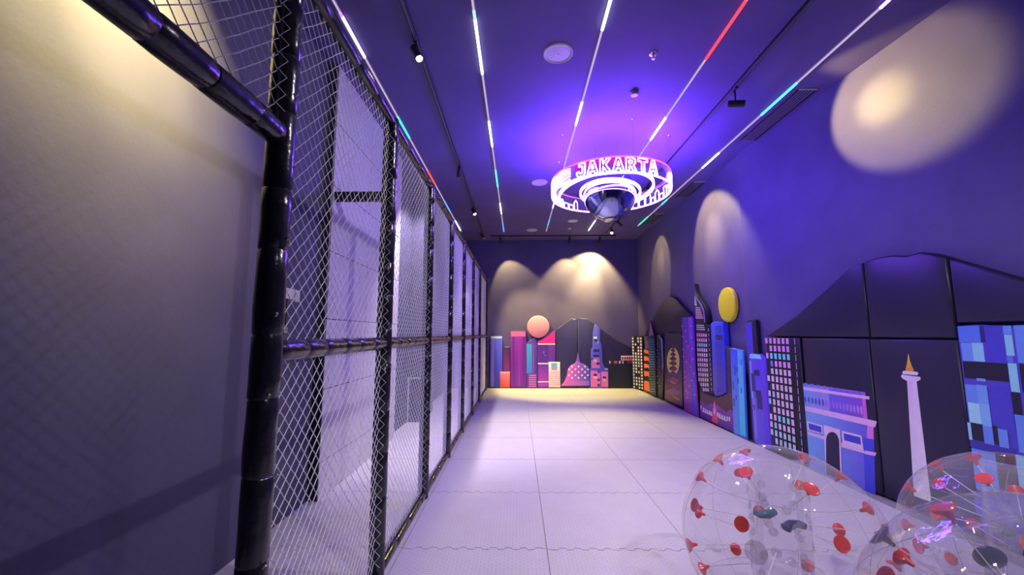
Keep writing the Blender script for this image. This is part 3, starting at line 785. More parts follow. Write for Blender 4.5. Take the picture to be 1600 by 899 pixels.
# monument picture
zm = Zm(1380, 540, 4.495)
sC = U(1500, 560)
def Q(*p): return P(Nw, zm(*p))
ush = [Nw.uz(*zm((x, y))[0]) for x, y in ((168, 248), (205, 865), (235, 250), (302, 800), (203, 250), (240, 830))]
def ext(a, b, z): return a[0] + (b[0]-a[0])*(z-a[1])/(b[1]-a[1])
zl = 0.12
pr_ = [([(ush[0][0], ush[0][1]), (ush[4][0], ush[4][1]), (ext(ush[4], ush[5], zl), zl), (ext(ush[0], ush[1], zl), zl)], ((200, 175, 225), (240, 205, 215))),
       ([(ush[4][0], ush[4][1]), (ush[2][0], ush[2][1]), (ext(ush[2], ush[3], zl), zl), (ext(ush[4], ush[5], zl), zl)], ((212, 185, 228), (250, 215, 220))),
       (Q((145, 178), (240, 186), (248, 198), (240, 210), (140, 202), (134, 190)), (226, 200, 236)), (Q((130, 205), (262, 222), (264, 240), (240, 252), (165, 248), (140, 235), (126, 220)), (216, 190, 232)),
       (Q((178, 55), (188, 105), (202, 145), (216, 172), (214, 184), (160, 179), (158, 165), (168, 130)), ((235, 190, 70), (215, 130, 40)))]
pad('picture_pad', Nw, [(sC+0.006, 0), (sB-0.006, 0), (sB-0.006, zj-0.006), (sC+0.006, zj-0.006)], NAVY, pr_, 'dark wall pad printed with a white monument topped by a golden flame', group='picture pads', d=0.022)
# blue block at the right edge
zo = Zm(1480, 480, 3.908)
pr_ = []
lb, tl, pb, bk, mb_ = (92, 132, 212), (128, 192, 218), (66, 60, 172), (26, 22, 44), (80, 116, 205)
for r_, c in (((74, 116, 205, 215), mb_), ((92, 218, 162, 328), (98, 142, 216)), ((160, 218, 228, 330), tl), ((205, 116, 240, 215), (40, 36, 100)), ((234, 116, 352, 345), pb),
              ((104, 330, 378, 432), bk), ((348, 114, 402, 168), (96, 140, 214)), ((358, 170, 408, 296), tl), ((374, 298, 412, 338), (92, 110, 210)), ((380, 342, 434, 515), tl),
              ((395, 516, 455, 650), bk), ((416, 112, 560, 340), (92, 132, 212)), ((450, 345, 620, 520), bk), ((112, 434, 378, 468), (74, 64, 172)), ((190, 434, 245, 450), (110, 150, 220)),
              ((118, 470, 190, 576), lb), ((190, 474, 252, 586), (104, 150, 216)), ((136, 580, 212, 702), (142, 200, 220)), ((206, 588, 268, 722), (112, 166, 214)), ((262, 480, 395, 740), pb),
              ((154, 704, 228, 806), bk), ((134, 704, 154, 806), tl), ((228, 722, 286, 832), (88, 124, 206)), ((286, 722, 318, 832), bk), ((320, 742, 378, 856), (94, 134, 212)), ((424, 655, 620, 880), (90, 128, 210)),
              ((150, 812, 420, 850), (54, 50, 140)), ((160, 860, 300, 1100), lb), ((310, 880, 420, 1100), bk), ((430, 900, 620, 1100), tl), ((170, 1120, 600, 1250), pb)):
    pr_.append((zo.r(Nw, *r_), c))
pad('block_pad', Nw, [(ue, 0), (sC-0.008, 0), (sC-0.008, zb2-0.012), (sC-0.14, zb2+0.0), (sC-0.30, zb2-0.012), (ue, zb2-0.02)], ((70, 64, 176), (62, 56, 160)), pr_, 'big blue padded block of teal and navy squares at the right edge', front=0.014, thick=0.1)

# ------------------------------------------------------------------ ceiling light strips
M_TUBE = emit('idle_tube', (0.80, 0.62, 1.0), 0.75*STRIP_E)
_seg = {}
def seg_mat(rgb, s):
    k = (rgb, s)
    if k not in _seg: _seg[k] = emit('lit_tube', rgb, s*STRIP_E)
    return _seg[k]
W_, CY_, TE_, RE_, VI_, BL_, GR_, PW_ = (0.85, 0.92, 1.0), (0.45, 0.85, 1.0), (0.10, 0.85, 1.0), (1.0, 0.045, 0.085), (0.42, 0.14, 1.0), (0.08, 0.25, 1.0), (0.05, 0.85, 0.50), (0.95, 1.0, 0.88)
STRIPS = [(-1.60, 'over the corridor behind the fence', [((530, 20), (535, 26), VI_, 2.5), ((536, 26), (575, 90), (0.85, 0.72, 1.0), 5), ((626, 183), (645, 216), GR_, 2.2), ((671, 266), (685, 289), (1.0, 0.08, 0.02), 2.2), ((699, 316), (707, 330), BL_, 2.5), ((716, 345), (724, 360), W_, 5)]),
          (-0.39, 'right of the left lamp track', [((740, 16), (742, 30), CY_, 1.3), ((742, 30), (752, 116), W_, 6), ((764, 190), (769, 229), W_, 5), ((774, 266), (779, 292), TE_, 2.2), ((781, 318), (784, 334), PW_, 3.5), ((786, 349), (788, 366), BL_, 2.5)]),
          (0.81, 'running down the middle of the ceiling', [((953, 0), (939, 47), W_, 6), ((906, 160), (898, 196), (0.95, 0.9, 1.0), 5), ((864, 315), (862, 325), W_, 3), ((856, 344), (854, 352), BL_, 2.5)]),
          (1.99, 'passing above the neon ring, red at its near end', [((1166, 0), (1101, 93), RE_, 2.2), ((1040, 184), (1016, 219), W_, 5), ((925, 345), (917, 360), PW_, 4)]),
          (3.23, 'nearest the right wall, with a cyan stretch', [((1386, 0), (1370, 13), (0.6, 0.3, 1.0), 5), ((1238, 130), (1182, 180), TE_, 2.4), ((1116, 239), (1089, 263), (0.85, 1.0, 0.85), 3), ((1035, 312), (1028, 320), TE_, 2), ((1003, 339), (994, 351), GR_, 2.0)])]
for X, where, segs in STRIPS:
    s = empty('light_strip', (X, 0.5, H)); tag(s, 'thin glowing tube light ' + where, 'light strip', 'ceiling light strips')
    yend = 11.35 if X < 3 else 10.8
    child_fix(MB().box((X-0.016, -2.5, H-0.008), (X+0.016, yend, H)).build('channel', M_GREYP, s), s)
    def y_at(p): return on_plane(p[0], p[1], 2, H-0.02)[1]
    iv = sorted((y_at(a), y_at(b), c, k) for a, b, c, k in segs)
    cur = -2.5
    for y0, y1, c, k in iv:
        y1 = min(y1, yend)
        if y0 > cur + 0.01: child_fix(MB().tube([(X, cur, H-0.018), (X, y0, H-0.018)], 0.010, 8).build('idle_tube', M_TUBE, s, True), s)
        child_fix(MB().tube([(X, y0, H-0.018), (X, y1, H-0.018)], 0.0135, 8).build('lit_tube', seg_mat(c, k), s, True), s)
        cur = y1
    if cur < yend - 0.02: child_fix(MB().tube([(X, cur, H-0.018), (X, yend, H-0.018)], 0.010, 8).build('idle_tube', M_TUBE, s, True), s)

# ------------------------------------------------------------------ lamp tracks and heads
TRL, TRR = -1.0, 2.55
def track(a, b, label):
    t = empty('lamp_track', (a[0], a[1], H)); tag(t, label, 'lamp track', 'ceiling lamp tracks')
    if abs(a[0]-b[0]) < 0.01:
        child_fix(MB().bbox((a[0]-0.018, a[1], H-0.035), (a[0]+0.018, b[1], H), 0.003).build('rail', M_BLACK, t), t)
        child_fix(MB().box((a[0]-0.004, a[1], H-0.0365), (a[0]+0.004, b[1], H-0.0345)).build('contact_slot', M_GREYP, t), t)
    else:
        child_fix(MB().bbox((a[0], a[1]-0.018, H-0.035), (b[0], a[1]+0.018, H), 0.003).build('rail', M_BLACK, t), t)
        child_fix(MB().box((a[0], a[1]-0.004, H-0.0365), (b[0], a[1]+0.004, H-0.0345)).build('contact_slot', M_GREYP, t), t)
track((TRL, -2.5), (TRL, 11.6), 'long black lamp track above the net fence')
track((TRR, -2.5), (TRR, 11.6), 'long black lamp track toward the right wall')
track((-0.8, 11.88), (2.9, 11.88), 'short black lamp track in front of the far wall')
M_LENS = emit('lamp_lens', (1.0, 0.86, 0.62), 40.0)
def lamp(x, y, aim, energy, size, label, blend=0.5, col=WARM, lens=True, drop=0.10, rad=0.03, core=0.0):
    t = empty('track_lamp', (x, y, H-0.036)); tag(t, label, 'track lamp', 'track lamp heads')
    c = Vector((x, y, H-0.036-drop)); d = (Vector(aim)-c).normalized()
    child_fix(MB().bbox((x-0.016, y-0.045, H-0.058), (x+0.016, y+0.045, H-0.036), 0.003).build('adaptor', M_BLACK, t), t)
    child_fix(MB().tube([(x, y, H-0.05), tuple(c)], 0.009, 8).build('stem', M_BLACK, t, True), t)
    hd = auto_smooth(MB().lathe([(0.001, -0.085), (0.030, -0.085), (0.038, -0.078), (0.038, 0.095), (0.034, 0.098), (0.032, 0.080), (0.001, 0.078)], c, 20, axis=d).build('head', M_BLACK, t)); child_fix(hd, t)
    ln = MB().lathe([(0.001, 0.0795), (0.030, 0.0795), (0.030, 0.084), (0.001, 0.086)], c, 16, axis=d).build('lens', M_LENS, t); child_fix(ln, t)
    ld = bpy.data.lights.new('lamp_beam', 'SPOT'); ld.energy = energy*SPOT_E; ld.color = col
    ld.spot_size = math.radians(size); ld.spot_blend = blend; ld.shadow_soft_size = rad
    lo = bpy.data.objects.new('lamp_beam', ld); link(lo, t)
    m = d.to_track_quat('-Z', 'Y').to_matrix().to_4x4(); m.translation = c + d*0.105
    lo.matrix_parent_inverse = Matrix.Translation(t.location).inverted(); lo.matrix_basis = m
    if core:                                   # brighter middle of the reflector's beam
        l2 = ld.copy(); l2.energy = ld.energy*core; l2.spot_size = ld.spot_size*0.5; l2.spot_blend = 1.0
        o2 = bpy.data.objects.new('lamp_beam', l2); link(o2, t); o2.matrix_parent_inverse = lo.matrix_parent_inverse; o2.matrix_basis = m
    return t
# heads that can be seen
lamp(TRL, 3.75, (1.1, 2.4, 0.0), 45, 84, 'glaring lamp head on the track above the fence, nearest the viewer')
lamp(TRL, 6.75, (-1.75, 8.0, 0.6), 650, 110, 'dark lamp head pointing down from the track above the fence', col=(0.92, 0.78, 1.0))
lamp(TRL, 9.05, (1.0, 6.4, 0.0), 170, 70, 'glaring lamp head far down the track above the fence')
lamp(TRL, 11.3, (1.5, 12.0, 0.0), 900, 60, 'small lamp head at the far end of the track above the fence')
lamp(-0.50, 11.88, (-0.05, 12.45, 2.9), 200, 66, 'lamp head at the left of the far wall track', 0.35)
lamp(1.53, 11.88, (1.45, 12.45, 3.1), 200, 70, 'middle lamp head of the far wall track', 0.4)
lamp(2.42, 11.88, (2.15, 12.45, 3.1), 560, 100, 'lamp head at the right of the far wall track', 0.35, core=1.2)
lamp(TRR, 10.9, (1.3, 6.2, 0.0), 740, 56, 'glaring lamp head beyond the mirrored globe', 0.8)
lamp(TRR, 4.55, (3.70, 4.06, 4.02), 190, 62, 'black lamp head pointing sideways at the right wall', 0.3, drop=0.19, core=1.0)
# heads hidden behind the neon ring, and those above the viewer
lamp(TRR, 7.75, (3.62, 7.45, 3.42), 190, 76, 'lamp head on the right track above the yellow sun', 0.3, core=0.8)
lamp(TRR, 10.1, (3.63, 10.3, 3.45), 120, 58, 'lamp head on the right track lighting the corner', 0.3, core=0.8)
lamp(TRR, -0.5, (1.3, 2.8, 0.0), 400, 76, 'lamp head above the viewer on the right track', 0.8, col=(0.86, 0.80, 1.0))
lamp(TRL, 0.55, (3.6, 4.1, 0.7), 420, 50, 'added lamp head above the viewer to brighten the skyline pads', 0.9, col=(0.98, 0.90, 1.0))  # unseen head, added to lift the near pads and the balls
lamp(TRR, 2.55, (-0.95, 3.9, 1.5), 290, 92, 'added lamp head above the viewer to brighten the net', 0.6, col=(0.90, 0.80, 1.0))  # out of view, added so the netting comes out brighter
lamp(TRL, 1.55, (-2.03, 1.95, 3.25), 1250, 62, 'lamp head lighting the wall beyond the entrance gap', 1.0, col=(1.0, 0.82, 0.27), core=0.6)

# ------------------------------------------------------------------ ceiling fittings
def speaker(px, py, r, label):
    c = on_plane(px, py, 2, H); t = empty('ceiling_speaker', (c.x, c.y, H)); tag(t, label, 'ceiling speaker', 'round ceiling speakers')
    child_fix(auto_smooth(MB().lathe([(r*0.80, 0.0), (r, 0.0), (r*1.0, -0.010), (r*0.94, -0.018), (r*0.84, -0.014), (r*0.80, -0.006)], (c.x, c.y, H), 40, closed=True).build('rim', M_WHITEP, t)), t)
    child_fix(auto_smooth(MB().lathe([(r*0.82, -0.002), (r*0.82, -0.008), (r*0.4, -0.011), (0.004, -0.012)], (c.x, c.y, H), 40).build('grille', M_WHITEP, t)), t)
    child_fix(MB().lathe([(0.008, -0.010), (0.008, -0.016), (0.002, -0.018)], (c.x, c.y, H), 10).build('badge', M_STEEL, t), t)
speaker(872, 83, 0.155, 'large white round speaker in the near ceiling')
speaker(843, 285, 0.155, 'white round speaker in the ceiling left of the neon ring')
speaker(831, 359.5, 0.155, 'white round speaker in the ceiling close to the far wall')
speaker(895, 345, 0.13, 'small white disc in the ceiling beneath the mirrored globe')
def detector(px, py, label, kind):
    c = on_plane(px, py, 2, H); t = empty('smoke_detector' if kind else 'ceiling_sprinkler', (c.x, c.y, H)); tag(t, label, 'smoke detector' if kind else 'sprinkler')
    if kind:
        child_fix(auto_smooth(MB().lathe([(0.052, 0), (0.052, -0.016), (0.046, -0.020)], (c.x, c.y, H), 24).build('base', M_GREYP, t)), t)
        child_fix(auto_smooth(MB().lathe([(0.046, -0.018), (0.048, -0.034), (0.042, -0.052), (0.02, -0.058), (0.004, -0.058)], (c.x, c.y, H), 24).build('cover', M_WHITEP, t)), t)
        child_fix(MB().tube([(c.x-0.03, c.y-0.038, H-0.036), (c.x, c.y-0.050, H-0.033), (c.x+0.03, c.y-0.038, H-0.036)], 0.004, 6).build('sensor_slot', M_BLACK, t), t)
    else:
        child_fix(auto_smooth(MB().lathe([(0.045, 0), (0.043, -0.006), (0.022, -0.011), (0.018, -0.02)], (c.x, c.y, H), 20).build('escutcheon', M_STEEL, t)), t)
        child_fix(MB().tube([(c.x, c.y, H-0.015), (c.x, c.y, H-0.05)], 0.010, 8).build('nozzle', M_STEEL, t, True), t)
        child_fix(MB().lathe([(0.004, -0.05), (0.022, -0.052), (0.022, -0.056), (0.004, -0.058)], (c.x, c.y, H), 12).build('deflector', M_STEEL, t), t)
detector(1021, 84, 'small metal sprinkler in the near ceiling', False)
detector(991, 143, 'small white smoke detector in front of the neon ring', True)
detector(890, 355, 'small white detector low in the ceiling near the far wall', True)
def slot_vent(p0, p1, label):
    a = on_plane(*p0, 2, H); b = on_plane(*p1, 2, H); x = (a.x+b.x)/2; y0, y1 = sorted((a.y, b.y)); w = 0.11
    t = empty('air_vent', (x, y0, H)); tag(t, label, 'air vent', 'slot vents in the ceiling')
    child_fix(MB().box((x-w, y0, H-0.004), (x+w, y1, H)).build('backing', M_BLACK, t), t)
    for s in (-1, 1): child_fix(MB().bbox((x+s*w-0.008, y0, H-0.012), (x+s*w+0.008, y1, H), 0.002).build('side_frame', M_BLACK, t), t)
    for y in (y0, y1): child_fix(MB().bbox((x-w, y-0.008, H-0.012), (x+w, y+0.008, H), 0.002).build('end_frame', M_GREYP if y == y1 else M_WHITEP, t), t)
    for k in range(5):
        xx = x - w + 0.035 + k*0.0375; child_fix(MB().box((xx-0.003, y0+0.01, H-0.010), (xx+0.003, y1-0.01, H-0.004)).build('slat', M_GREYP, t), t)
slot_vent((1262, 139), (1168, 219), 'long black slot vent beside the cyan light strip')
slot_vent((1096, 284), (1062, 308), 'black slot vent in the ceiling right of the neon ring')
slot_vent((1032, 334), (1009, 350), 'small black slot vent in the ceiling near the far right corner')
hk = on_plane(764, 437, 1, YW-0.03)
mh = MB().tube([(hk.x, YW, hk.z+0.03), (hk.x, YW-0.05, hk.z+0.03), (hk.x+0.03, YW-0.06, hk.z), (hk.x, YW-0.05, hk.z-0.05)], 0.006, 6).build('wall_hook', M_WHITEP, None, True)
tag(mh, 'tiny white hook on the far wall by the end of the fence', 'hook')

# ------------------------------------------------------------------ hanging neon sign
SX, SY, SR, SZB, SZT = 1.43, 6.16, 0.89, 3.735, 3.965
sign = empty('neon_sign', (SX, SY, SZT)); tag(sign, 'hanging neon ring sign spelling JAKARTA around a mirrored globe', 'neon sign')
M_NEON = emit('neon_white', (0.25, 0.075, 1.0), 80.0*SIGN_E)
M_NEON_B = emit('neon_blue_white', (0.18, 0.075, 1.0), 80.0*SIGN_E)
M_PINK = emit('neon_pink', (1.0, 0.10, 0.75), 2.6*SIGN_E)
def ringpt(a, z, r=SR): return Vector((SX + r*math.sin(a), SY - r*math.cos(a), z))
def arc(a0, a1, z, r=SR, n=64): return [ringpt(a0 + (a1-a0)*k/n, z, r) for k in range(n+1)]
child_fix(MB().tube(arc(0, 2*math.pi*63/64, SZT, n=63), 0.011, 8, closed=True).build('top_rim', M_PINK, sign, True), sign)
child_fix(MB().tube(arc(0, 2*math.pi*63/64, SZB, n=63), 0.011, 8, closed=True).build('bottom_rim', M_NEON, sign, True), sign)
ab = MB(); N_ = 64
vs = []; fs = []
for k in range(N_):
    a = 2*math.pi*k/N_; vs += [ringpt(a, SZB+0.012, SR-0.006), ringpt(a, SZT-0.012, SR-0.006)]
for k in range(N_):
    l_ = (k+1) % N_; fs.append((2*k, 2*l_, 2*l_+1, 2*k+1))
child_fix(obj('acrylic_band', vs, fs, M_ACRYL, sign, True), sign)
# added violet wash strip, hidden in an added black channel, to tint the ceiling
vs = []; fs = []; NC = 96
for k in range(NC):
    a = 2*math.pi*k/NC
    for rr, zz in ((SR-0.070, SZT+0.012), (SR-0.070, SZT-0.006), (SR-0.022, SZT-0.006), (SR-0.022, SZT+0.012)): vs.append(ringpt(a, zz, rr))
for k in range(NC):
    l2 = (k+1) % NC
    for q in range(3): fs.append((4*k+q, 4*l2+q, 4*l2+q+1, 4*k+q+1))
child_fix(obj('added_wash_channel', vs, fs, M_BLACK, sign), sign)
vs = []; fs = []
for k in range(NC):
    a = 2*math.pi*k/NC; vs += [ringpt(a, SZT+0.002, SR-0.066), ringpt(a, SZT+0.002, SR-0.026)]
for k in range(NC):
    l2 = (k+1) % NC; fs.append((2*k, 2*l2, 2*l2+1, 2*k+1))
child_fix(obj('added_wash_strip', vs, fs, emit('added_violet_wash', (0.19, 0.045, 1.0), WASH_E), sign), sign)
# glowing backing behind the letters: magenta above, cyan below
def glow_mat():
    m = bpy.data.materials.new('letter_backing'); m.use_nodes = True
    n = m.node_tree.nodes; l = m.node_tree.links; n.clear()
    g = n.new('ShaderNodeNewGeometry'); sp = n.new('ShaderNodeSeparateXYZ'); l.new(g.outputs['Position'], sp.inputs[0])
    mr = n.new('ShaderNodeMapRange'); mr.inputs[1].default_value = SZB; mr.inputs[2].default_value = SZT; l.new(sp.outputs['Z'], mr.inputs[0])
    rp = n.new('ShaderNodeValToRGB'); e = rp.color_ramp.elements
    e[0].color = (0.0, 0.35, 0.85, 1); e[1].color = (1.0, 0.02, 0.85, 1)
    q = e.new(0.45); q.color = (0.35, 0.03, 0.75, 1)
    l.new(mr.outputs[0], rp.inputs[0])
    em = n.new('ShaderNodeEmission'); em.inputs[1].default_value = 0.9; l.new(rp.outputs[0], em.inputs[0])
    o = n.new('ShaderNodeOutputMaterial'); l.new(em.outputs[0], o.inputs[0])
    return m
A0, A1 = math.radians(-45), math.radians(34)
vs = []; fs = []
for k in range(25):
    a = A0 + (A1-A0)*k/24; vs += [ringpt(a, SZB+0.02, SR-0.002), ringpt(a, SZT-0.015, SR-0.002)]
for k in range(24): fs.append((2*k, 2*k+2, 2*k+3, 2*k+1))
child_fix(obj('letter_backing', vs, fs, glow_mat(), sign, True), sign)
# letters as bent neon outlines
def letter_strokes(ch):
    """stroke outlines in a unit box"""
    S = {'J': [[(0.30, 1), (0.95, 1), (0.95, 0.2), (0.75, 0.0), (0.25, 0.0), (0.05, 0.2), (0.05, 0.38), (0.32, 0.38), (0.36, 0.24), (0.62, 0.24), (0.66, 0.30), (0.66, 0.78), (0.30, 0.78)]],
         'A': [[(0.36, 1), (0.64, 1), (1.0, 0), (0.72, 0), (0.66, 0.2), (0.34, 0.2), (0.28, 0), (0.0, 0)], [(0.5, 0.74), (0.60, 0.40), (0.40, 0.40)]],
         'K': [[(0.04, 1), (0.30, 1), (0.30, 0.60), (0.64, 1), (0.97, 1), (0.55, 0.54), (1.0, 0), (0.66, 0), (0.30, 0.44), (0.30, 0), (0.04, 0)]],
         'R': [[(0.04, 1), (0.68, 1), (0.90, 0.86), (0.92, 0.60), (0.72, 0.42), (1.0, 0), (0.68, 0), (0.46, 0.38), (0.32, 0.38), (0.32, 0), (0.04, 0)], [(0.32, 0.80), (0.58, 0.80), (0.64, 0.68), (0.58, 0.56), (0.32, 0.56)]],
         'T': [[(0.02, 1), (0.98, 1), (0.98, 0.76), (0.64, 0.76), (0.64, 0), (0.36, 0), (0.36, 0.76), (0.02, 0.76)]]}
    return S[ch]
word = 'JAKARTA'; cell = (A1-A0-math.radians(3))/7
for i, ch in enumerate(word):
    a0 = A0 + math.radians(1.5) + i*cell
    mb = MB()
    for st in letter_strokes(ch):
        dense = []
        for k in range(len(st)):
            p, q = st[k], st[(k+1) % len(st)]
            for s in range(3): dense.append((p[0]+(q[0]-p[0])*s/3, p[1]+(q[1]-p[1])*s/3))
        pts = [ringpt(a0 + cell*(0.07+0.86*x), SZB+0.022 + (SZT-SZB-0.045)*y, SR+0.012) for x, y in dense]
        mb.tube(pts, 0.0085, 6, closed=True)
    child_fix(mb.build('letter', M_NEON, sign, True), sign)
# neon skyline outlines round the other sides
def skyline(a0, a1, seed):
    rnd = random.Random(seed); pts = []; a = a0
    lo_, hi_ = SZB+0.02, SZT-0.02
    while a < a1:
        w = rnd.uniform(0.05, 0.12); h = lo_ + (hi_-lo_)*rnd.uniform(0.35, 1.0)
        pts += [(a, lo_), (a, h)]
        if rnd.random() < 0.4: pts += [(a+w/2, min(hi_, h+0.05)), (a+w, h)]
        else: pts += [(a+w, h)]
        pts += [(a+w, lo_)]; a += w + 0.02
    d = []
    for k in range(len(pts)-1):
        for s in range(2): d.append((pts[k][0]+(pts[k+1][0]-pts[k][0])*s/2, pts[k][1]+(pts[k+1][1]-pts[k][1])*s/2))
    d.append(pts[-1])
    child_fix(MB().tube([ringpt(a, z, SR+0.006) for a, z in d], 0.008, 6).build('skyline_tube', M_NEON_B, sign, True), sign)
skyline(math.radians(52), math.radians(150), 4)
skyline(math.radians(205), math.radians(262), 9)
for kk in range(5):
    zz = SZB + 0.03 + kk*0.042
    child_fix(MB().tube([ringpt(math.radians(268 + q*2.2), zz + 0.010*math.sin(q*0.7 + kk), SR+0.006) for q in range(20)], 0.009, 6).build('wave_tube', M_NEON_B, sign, True), sign)
# swirl bands inside the ring
def band(rx, w, zc_, tilt, ta, name, a0=0, a1=2*math.pi, n=72, spiral=0.0):
    vs = []; fs = []
    for k in range(n+1):
        a = a0 + (a1-a0)*k/n; r = rx + spiral*k/n
        z = zc_ + tilt*math.cos(a-ta)
        for rr, dz in ((r-0.012, -w/2), (r+0.012, -w/2), (r+0.012, w/2), (r-0.012, w/2)):
            p = ringpt(a, z+dz, rr); vs.append(p)
    for k in range(n):
        for q in range(4):
            l_ = (q+1) % 4; fs.append((4*k+q, 4*k+l_, 4*k+4+l_, 4*k+4+q))
    fs.append((3, 2, 1, 0)); fs.append((4*n, 4*n+1, 4*n+2, 4*n+3))
    child_fix(auto_smooth(obj(name, vs, fs, M_NEON_B, sign)), sign)
band(0.80, 0.055, SZB+0.04, 0.075, math.radians(20), 'swirl_tube', math.radians(-120), math.radians(150), 64, -0.22)
band(0.45, 0.040, SZB+0.03, 0.06, math.radians(-30), 'halo_tube')
M_GLOBE, n_, l_, b_ = new_mat('mirror_globe')
b_.inputs['Base Color'].default_value = (0.42, 0.46, 0.80, 1); b_.inputs['Metallic'].default_value = 1.0; b_.inputs['Roughness'].default_value = 0.06
tc_ = n_.new('ShaderNodeTexCoord'); nz_ = n_.new('ShaderNodeTexNoise'); nz_.inputs['Scale'].default_value = 4; l_.new(tc_.outputs['Object'], nz_.inputs['Vector'])
bp_ = n_.new('ShaderNodeBump'); bp_.inputs['Strength'].default_value = 0.08; l_.new(nz_.outputs['Fac'], bp_.inputs['Height']); l_.new(bp_.outputs['Normal'], b_.inputs['Normal'])
GR = 0.40; GC = (SX-0.01, SY-0.02, 3.735)
child_fix(MB().lathe([(max(0.002, GR*math.sin(math.pi*k/24)), -GR*math.cos(math.pi*k/24)) for k in range(25)], GC, 40).build('mirrored_globe', M_GLOBE, sign, True), sign)
child_fix(MB().lathe([(0.11, -GR*0.955-0.012), (0.10, -GR*0.97-0.02), (0.002, -GR-0.02)], GC, 24).build('bottom_cap', M_STEEL, sign, True), sign)
for a in (8, 62, 118, 176, 235, 300):
    t = math.radians(a); p = ringpt(t, SZT, SR)
    w = child_fix(MB().tube([p, (p.x, p.y, H-0.03)], 0.0025, 5).build('hanging_wire', M_STEEL, sign), sign)
    q = auto_smooth(MB().lathe([(0.018, 0), (0.018, -0.008), (0.009, -0.014), (0.007, -0.035), (0.003, -0.04)], (p.x, p.y, H), 12).build('ceiling_anchor', M_STEEL, w)); 
for a in (30, 150, 270):
    t = math.radians(a); p = Vector((GC[0] + 0.2*math.sin(t), GC[1] - 0.2*math.cos(t), 3.70 + 0.34))
    child_fix(MB().tube([p, (p.x, p.y, H)], 0.0022, 5).build('globe_wire', M_STEEL, sign), sign)
for a in range(0, 360, 60):
    t = math.radians(a+25); child_fix(MB().tube([ringpt(t, SZB+0.01), ringpt(t, SZT-0.01)], 0.005, 5).build('ring_strut', M_STEEL, sign), sign)

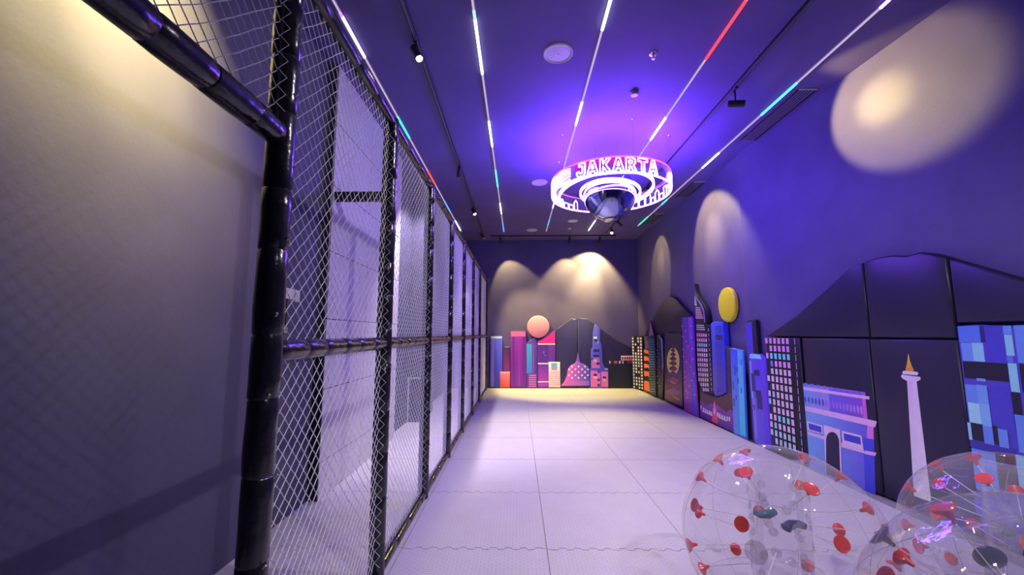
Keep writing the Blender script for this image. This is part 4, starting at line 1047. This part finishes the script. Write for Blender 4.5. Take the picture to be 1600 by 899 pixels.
# ------------------------------------------------------------------ bubble balls
def ball_profile(R):
    pr = []
    for k in range(33):
        a = math.radians(72 - 144*k/32)
        pr.append((R*math.cos(a), R*0.965*math.sin(a)))
    ri = R*0.27; zt = pr[0][1]
    return pr, ri, zt
def make_ball(loc, R, tilt, label, seed, blue_rows=()):
    rnd = random.Random(seed)
    root = empty('bubble_ball', loc, tilt); tag(root, label, 'bubble ball', 'clear bubble balls')
    pr, ri, zt = ball_profile(R)
    NS = 96; vs = []; fs = []
    prof = [(ri*0.98, zt-0.045*R/0.5), (ri*1.02, zt-0.012*R/0.5)] + pr + [(ri*1.02, -zt+0.012*R/0.5), (ri*0.98, -zt+0.045*R/0.5)]
    m = len(prof)
    for (r, z) in prof:
        for k in range(NS):
            a = 2*math.pi*k/NS
            puff = 1 - 0.012*(abs(math.cos(6*a)))**6*min(1, r/R*1.3)
            wob = 1 + 0.004*math.sin(3*a + 5*z/R + seed)
            vs.append((r*math.cos(a)*puff*wob, r*math.sin(a)*puff*wob, z))
    for i in range(m-1):
        for k in range(NS):
            l = (k+1) % NS; fs.append((i*NS+k, i*NS+l, (i+1)*NS+l, (i+1)*NS+k))
    obj('outer_shell', vs, fs, M_PVC, root, True)
    # inner tube
    vs = []; fs = []; NI = 32
    for i in range(13):
        t = i/12; z = (zt-0.045*R/0.5)*(1-2*t); r = ri*(0.98 + 0.10*math.sin(math.pi*t))
        for k in range(NI):
            a = 2*math.pi*k/NI; q = 1 + 0.03*math.cos(8*a)*math.sin(math.pi*t)
            vs.append((r*q*math.cos(a), r*q*math.sin(a), z))
    for i in range(12):
        for k in range(NI):
            l = (k+1) % NI; fs.append((i*NI+k, i*NI+l, (i+1)*NI+l, (i+1)*NI+k))
    obj('inner_tube', vs, fs, M_PVC_IN, root, True)
    # weld seams
    for el in (38, -38):
        a = math.radians(el); r = R*math.cos(a)*0.994; z = R*0.965*math.sin(a)
        MB().tube([(r*math.cos(2*math.pi*k/72), r*math.sin(2*math.pi*k/72), z) for k in range(72)], 0.0016, 4, closed=True).build('weld_seam', M_CLEAR, root, True)
    for k in range(6):
        a = math.pi*(k*2+1)/6
        MB().tube([(r*0.989*math.cos(a), r*0.989*math.sin(a), z) for r, z in pr[1:-1]], 0.0013, 4).build('weld_seam', M_CLEAR, root, True)
    # studs: dished discs welded to the shell, each with a cord to the inner tube
    s = R/0.5
    for row, (el, cnt, off) in enumerate(((54, 6, 0.2), (24, 8, 0.55), (-4, 7, 0.1), (-34, 7, 0.5), (-58, 5, 0.2))):
        for k in range(cnt):
            a = 2*math.pi*(k+off)/cnt + rnd.uniform(-0.06, 0.06); e = math.radians(el + rnd.uniform(-3, 3))
            d = Vector((math.cos(e)*math.cos(a), math.cos(e)*math.sin(a), math.sin(e)*0.965))
            p = d*R*0.985; nrm = d.normalized()
            mat = M_RED
            if row in blue_rows and k % 2 == 0: mat = M_NAVY
            big = 1.3 if mat is M_NAVY else 1.0
            mb = MB().lathe([(0.001, 0.004*s), (0.020*s*big, -0.001*s), (0.034*s*big, 0.004*s), (0.036*s*big, 0.000), (0.030*s*big, -0.008*s), (0.012*s, -0.022*s), (0.007*s, -0.045*s), (0.001, -0.05*s)], p, 16, axis=nrm)
            st = auto_smooth(mb.build('stud', mat, root), 50)
            q = Vector((d.x, d.y, 0)).normalized()*ri*1.06; q.z = max(-zt*0.85, min(zt*0.85, p.z*0.62))
            MB().tube([p - nrm*0.045*s, q], 0.0022*s, 5).build('cord', M_CORD, st)
            MB().lathe([(0.001, 0.003), (0.024*s, 0.002), (0.026*s, 0.0), (0.008*s, -0.004)], q + Vector((d.x, d.y, 0))*0.004, 12, axis=Vector((d.x, d.y, 0))).build('clear_disc', M_CLEAR, st)
    # grab handles inside the tube, with straps
    for sgn in (-1, 1):
        c = Vector((0.0, sgn*ri*0.80, 0.10*s))
        h = MB().tube([c + Vector((-0.055*s, 0, 0)), c + Vector((-0.05*s, -sgn*0.03*s, 0)), c + Vector((0, -sgn*0.04*s, 0)), c + Vector((0.05*s, -sgn*0.03*s, 0)), c + Vector((0.055*s, 0, 0))], [0.016*s, 0.02*s, 0.024*s, 0.02*s, 0.016*s], 10).build('grab_handle', M_TEAL if sgn > 0 else M_NAVY, root, True)
        MB().bbox((-0.02*s, sgn*ri*0.97-0.003, -0.26*s), (0.02*s, sgn*ri*0.97+0.003, 0.30*s), 0.002).build('shoulder_strap', M_PVC_IN, root)
    # inflation valve
    e = math.radians(12); a = math.radians(-150); d = Vector((math.cos(e)*math.cos(a), math.cos(e)*math.sin(a), math.sin(e)))
    v = auto_smooth(MB().lathe([(0.05*s, 0.001), (0.05*s, 0.004), (0.022*s, 0.006), (0.020*s, 0.016), (0.004, 0.018)], d*R*0.985, 20, axis=d).build('valve', M_CLEAR, root))
    return root
make_ball((1.44, 2.41, 0.483), 0.50, (0, 0, 0.3), 'clear bubble ball with red studs standing nearest the fence', 1)
make_ball((2.62, 2.28, 0.483), 0.50, (0, 0, 1.1), 'clear bubble ball with red studs farthest right, below the blue block', 2)
make_ball((1.68, 1.36, 0.545), 0.55, (math.radians(-38), math.radians(24), 0.4), 'tilted clear bubble ball with navy and red studs in the front', 5, blue_rows=(0, 1, 2))
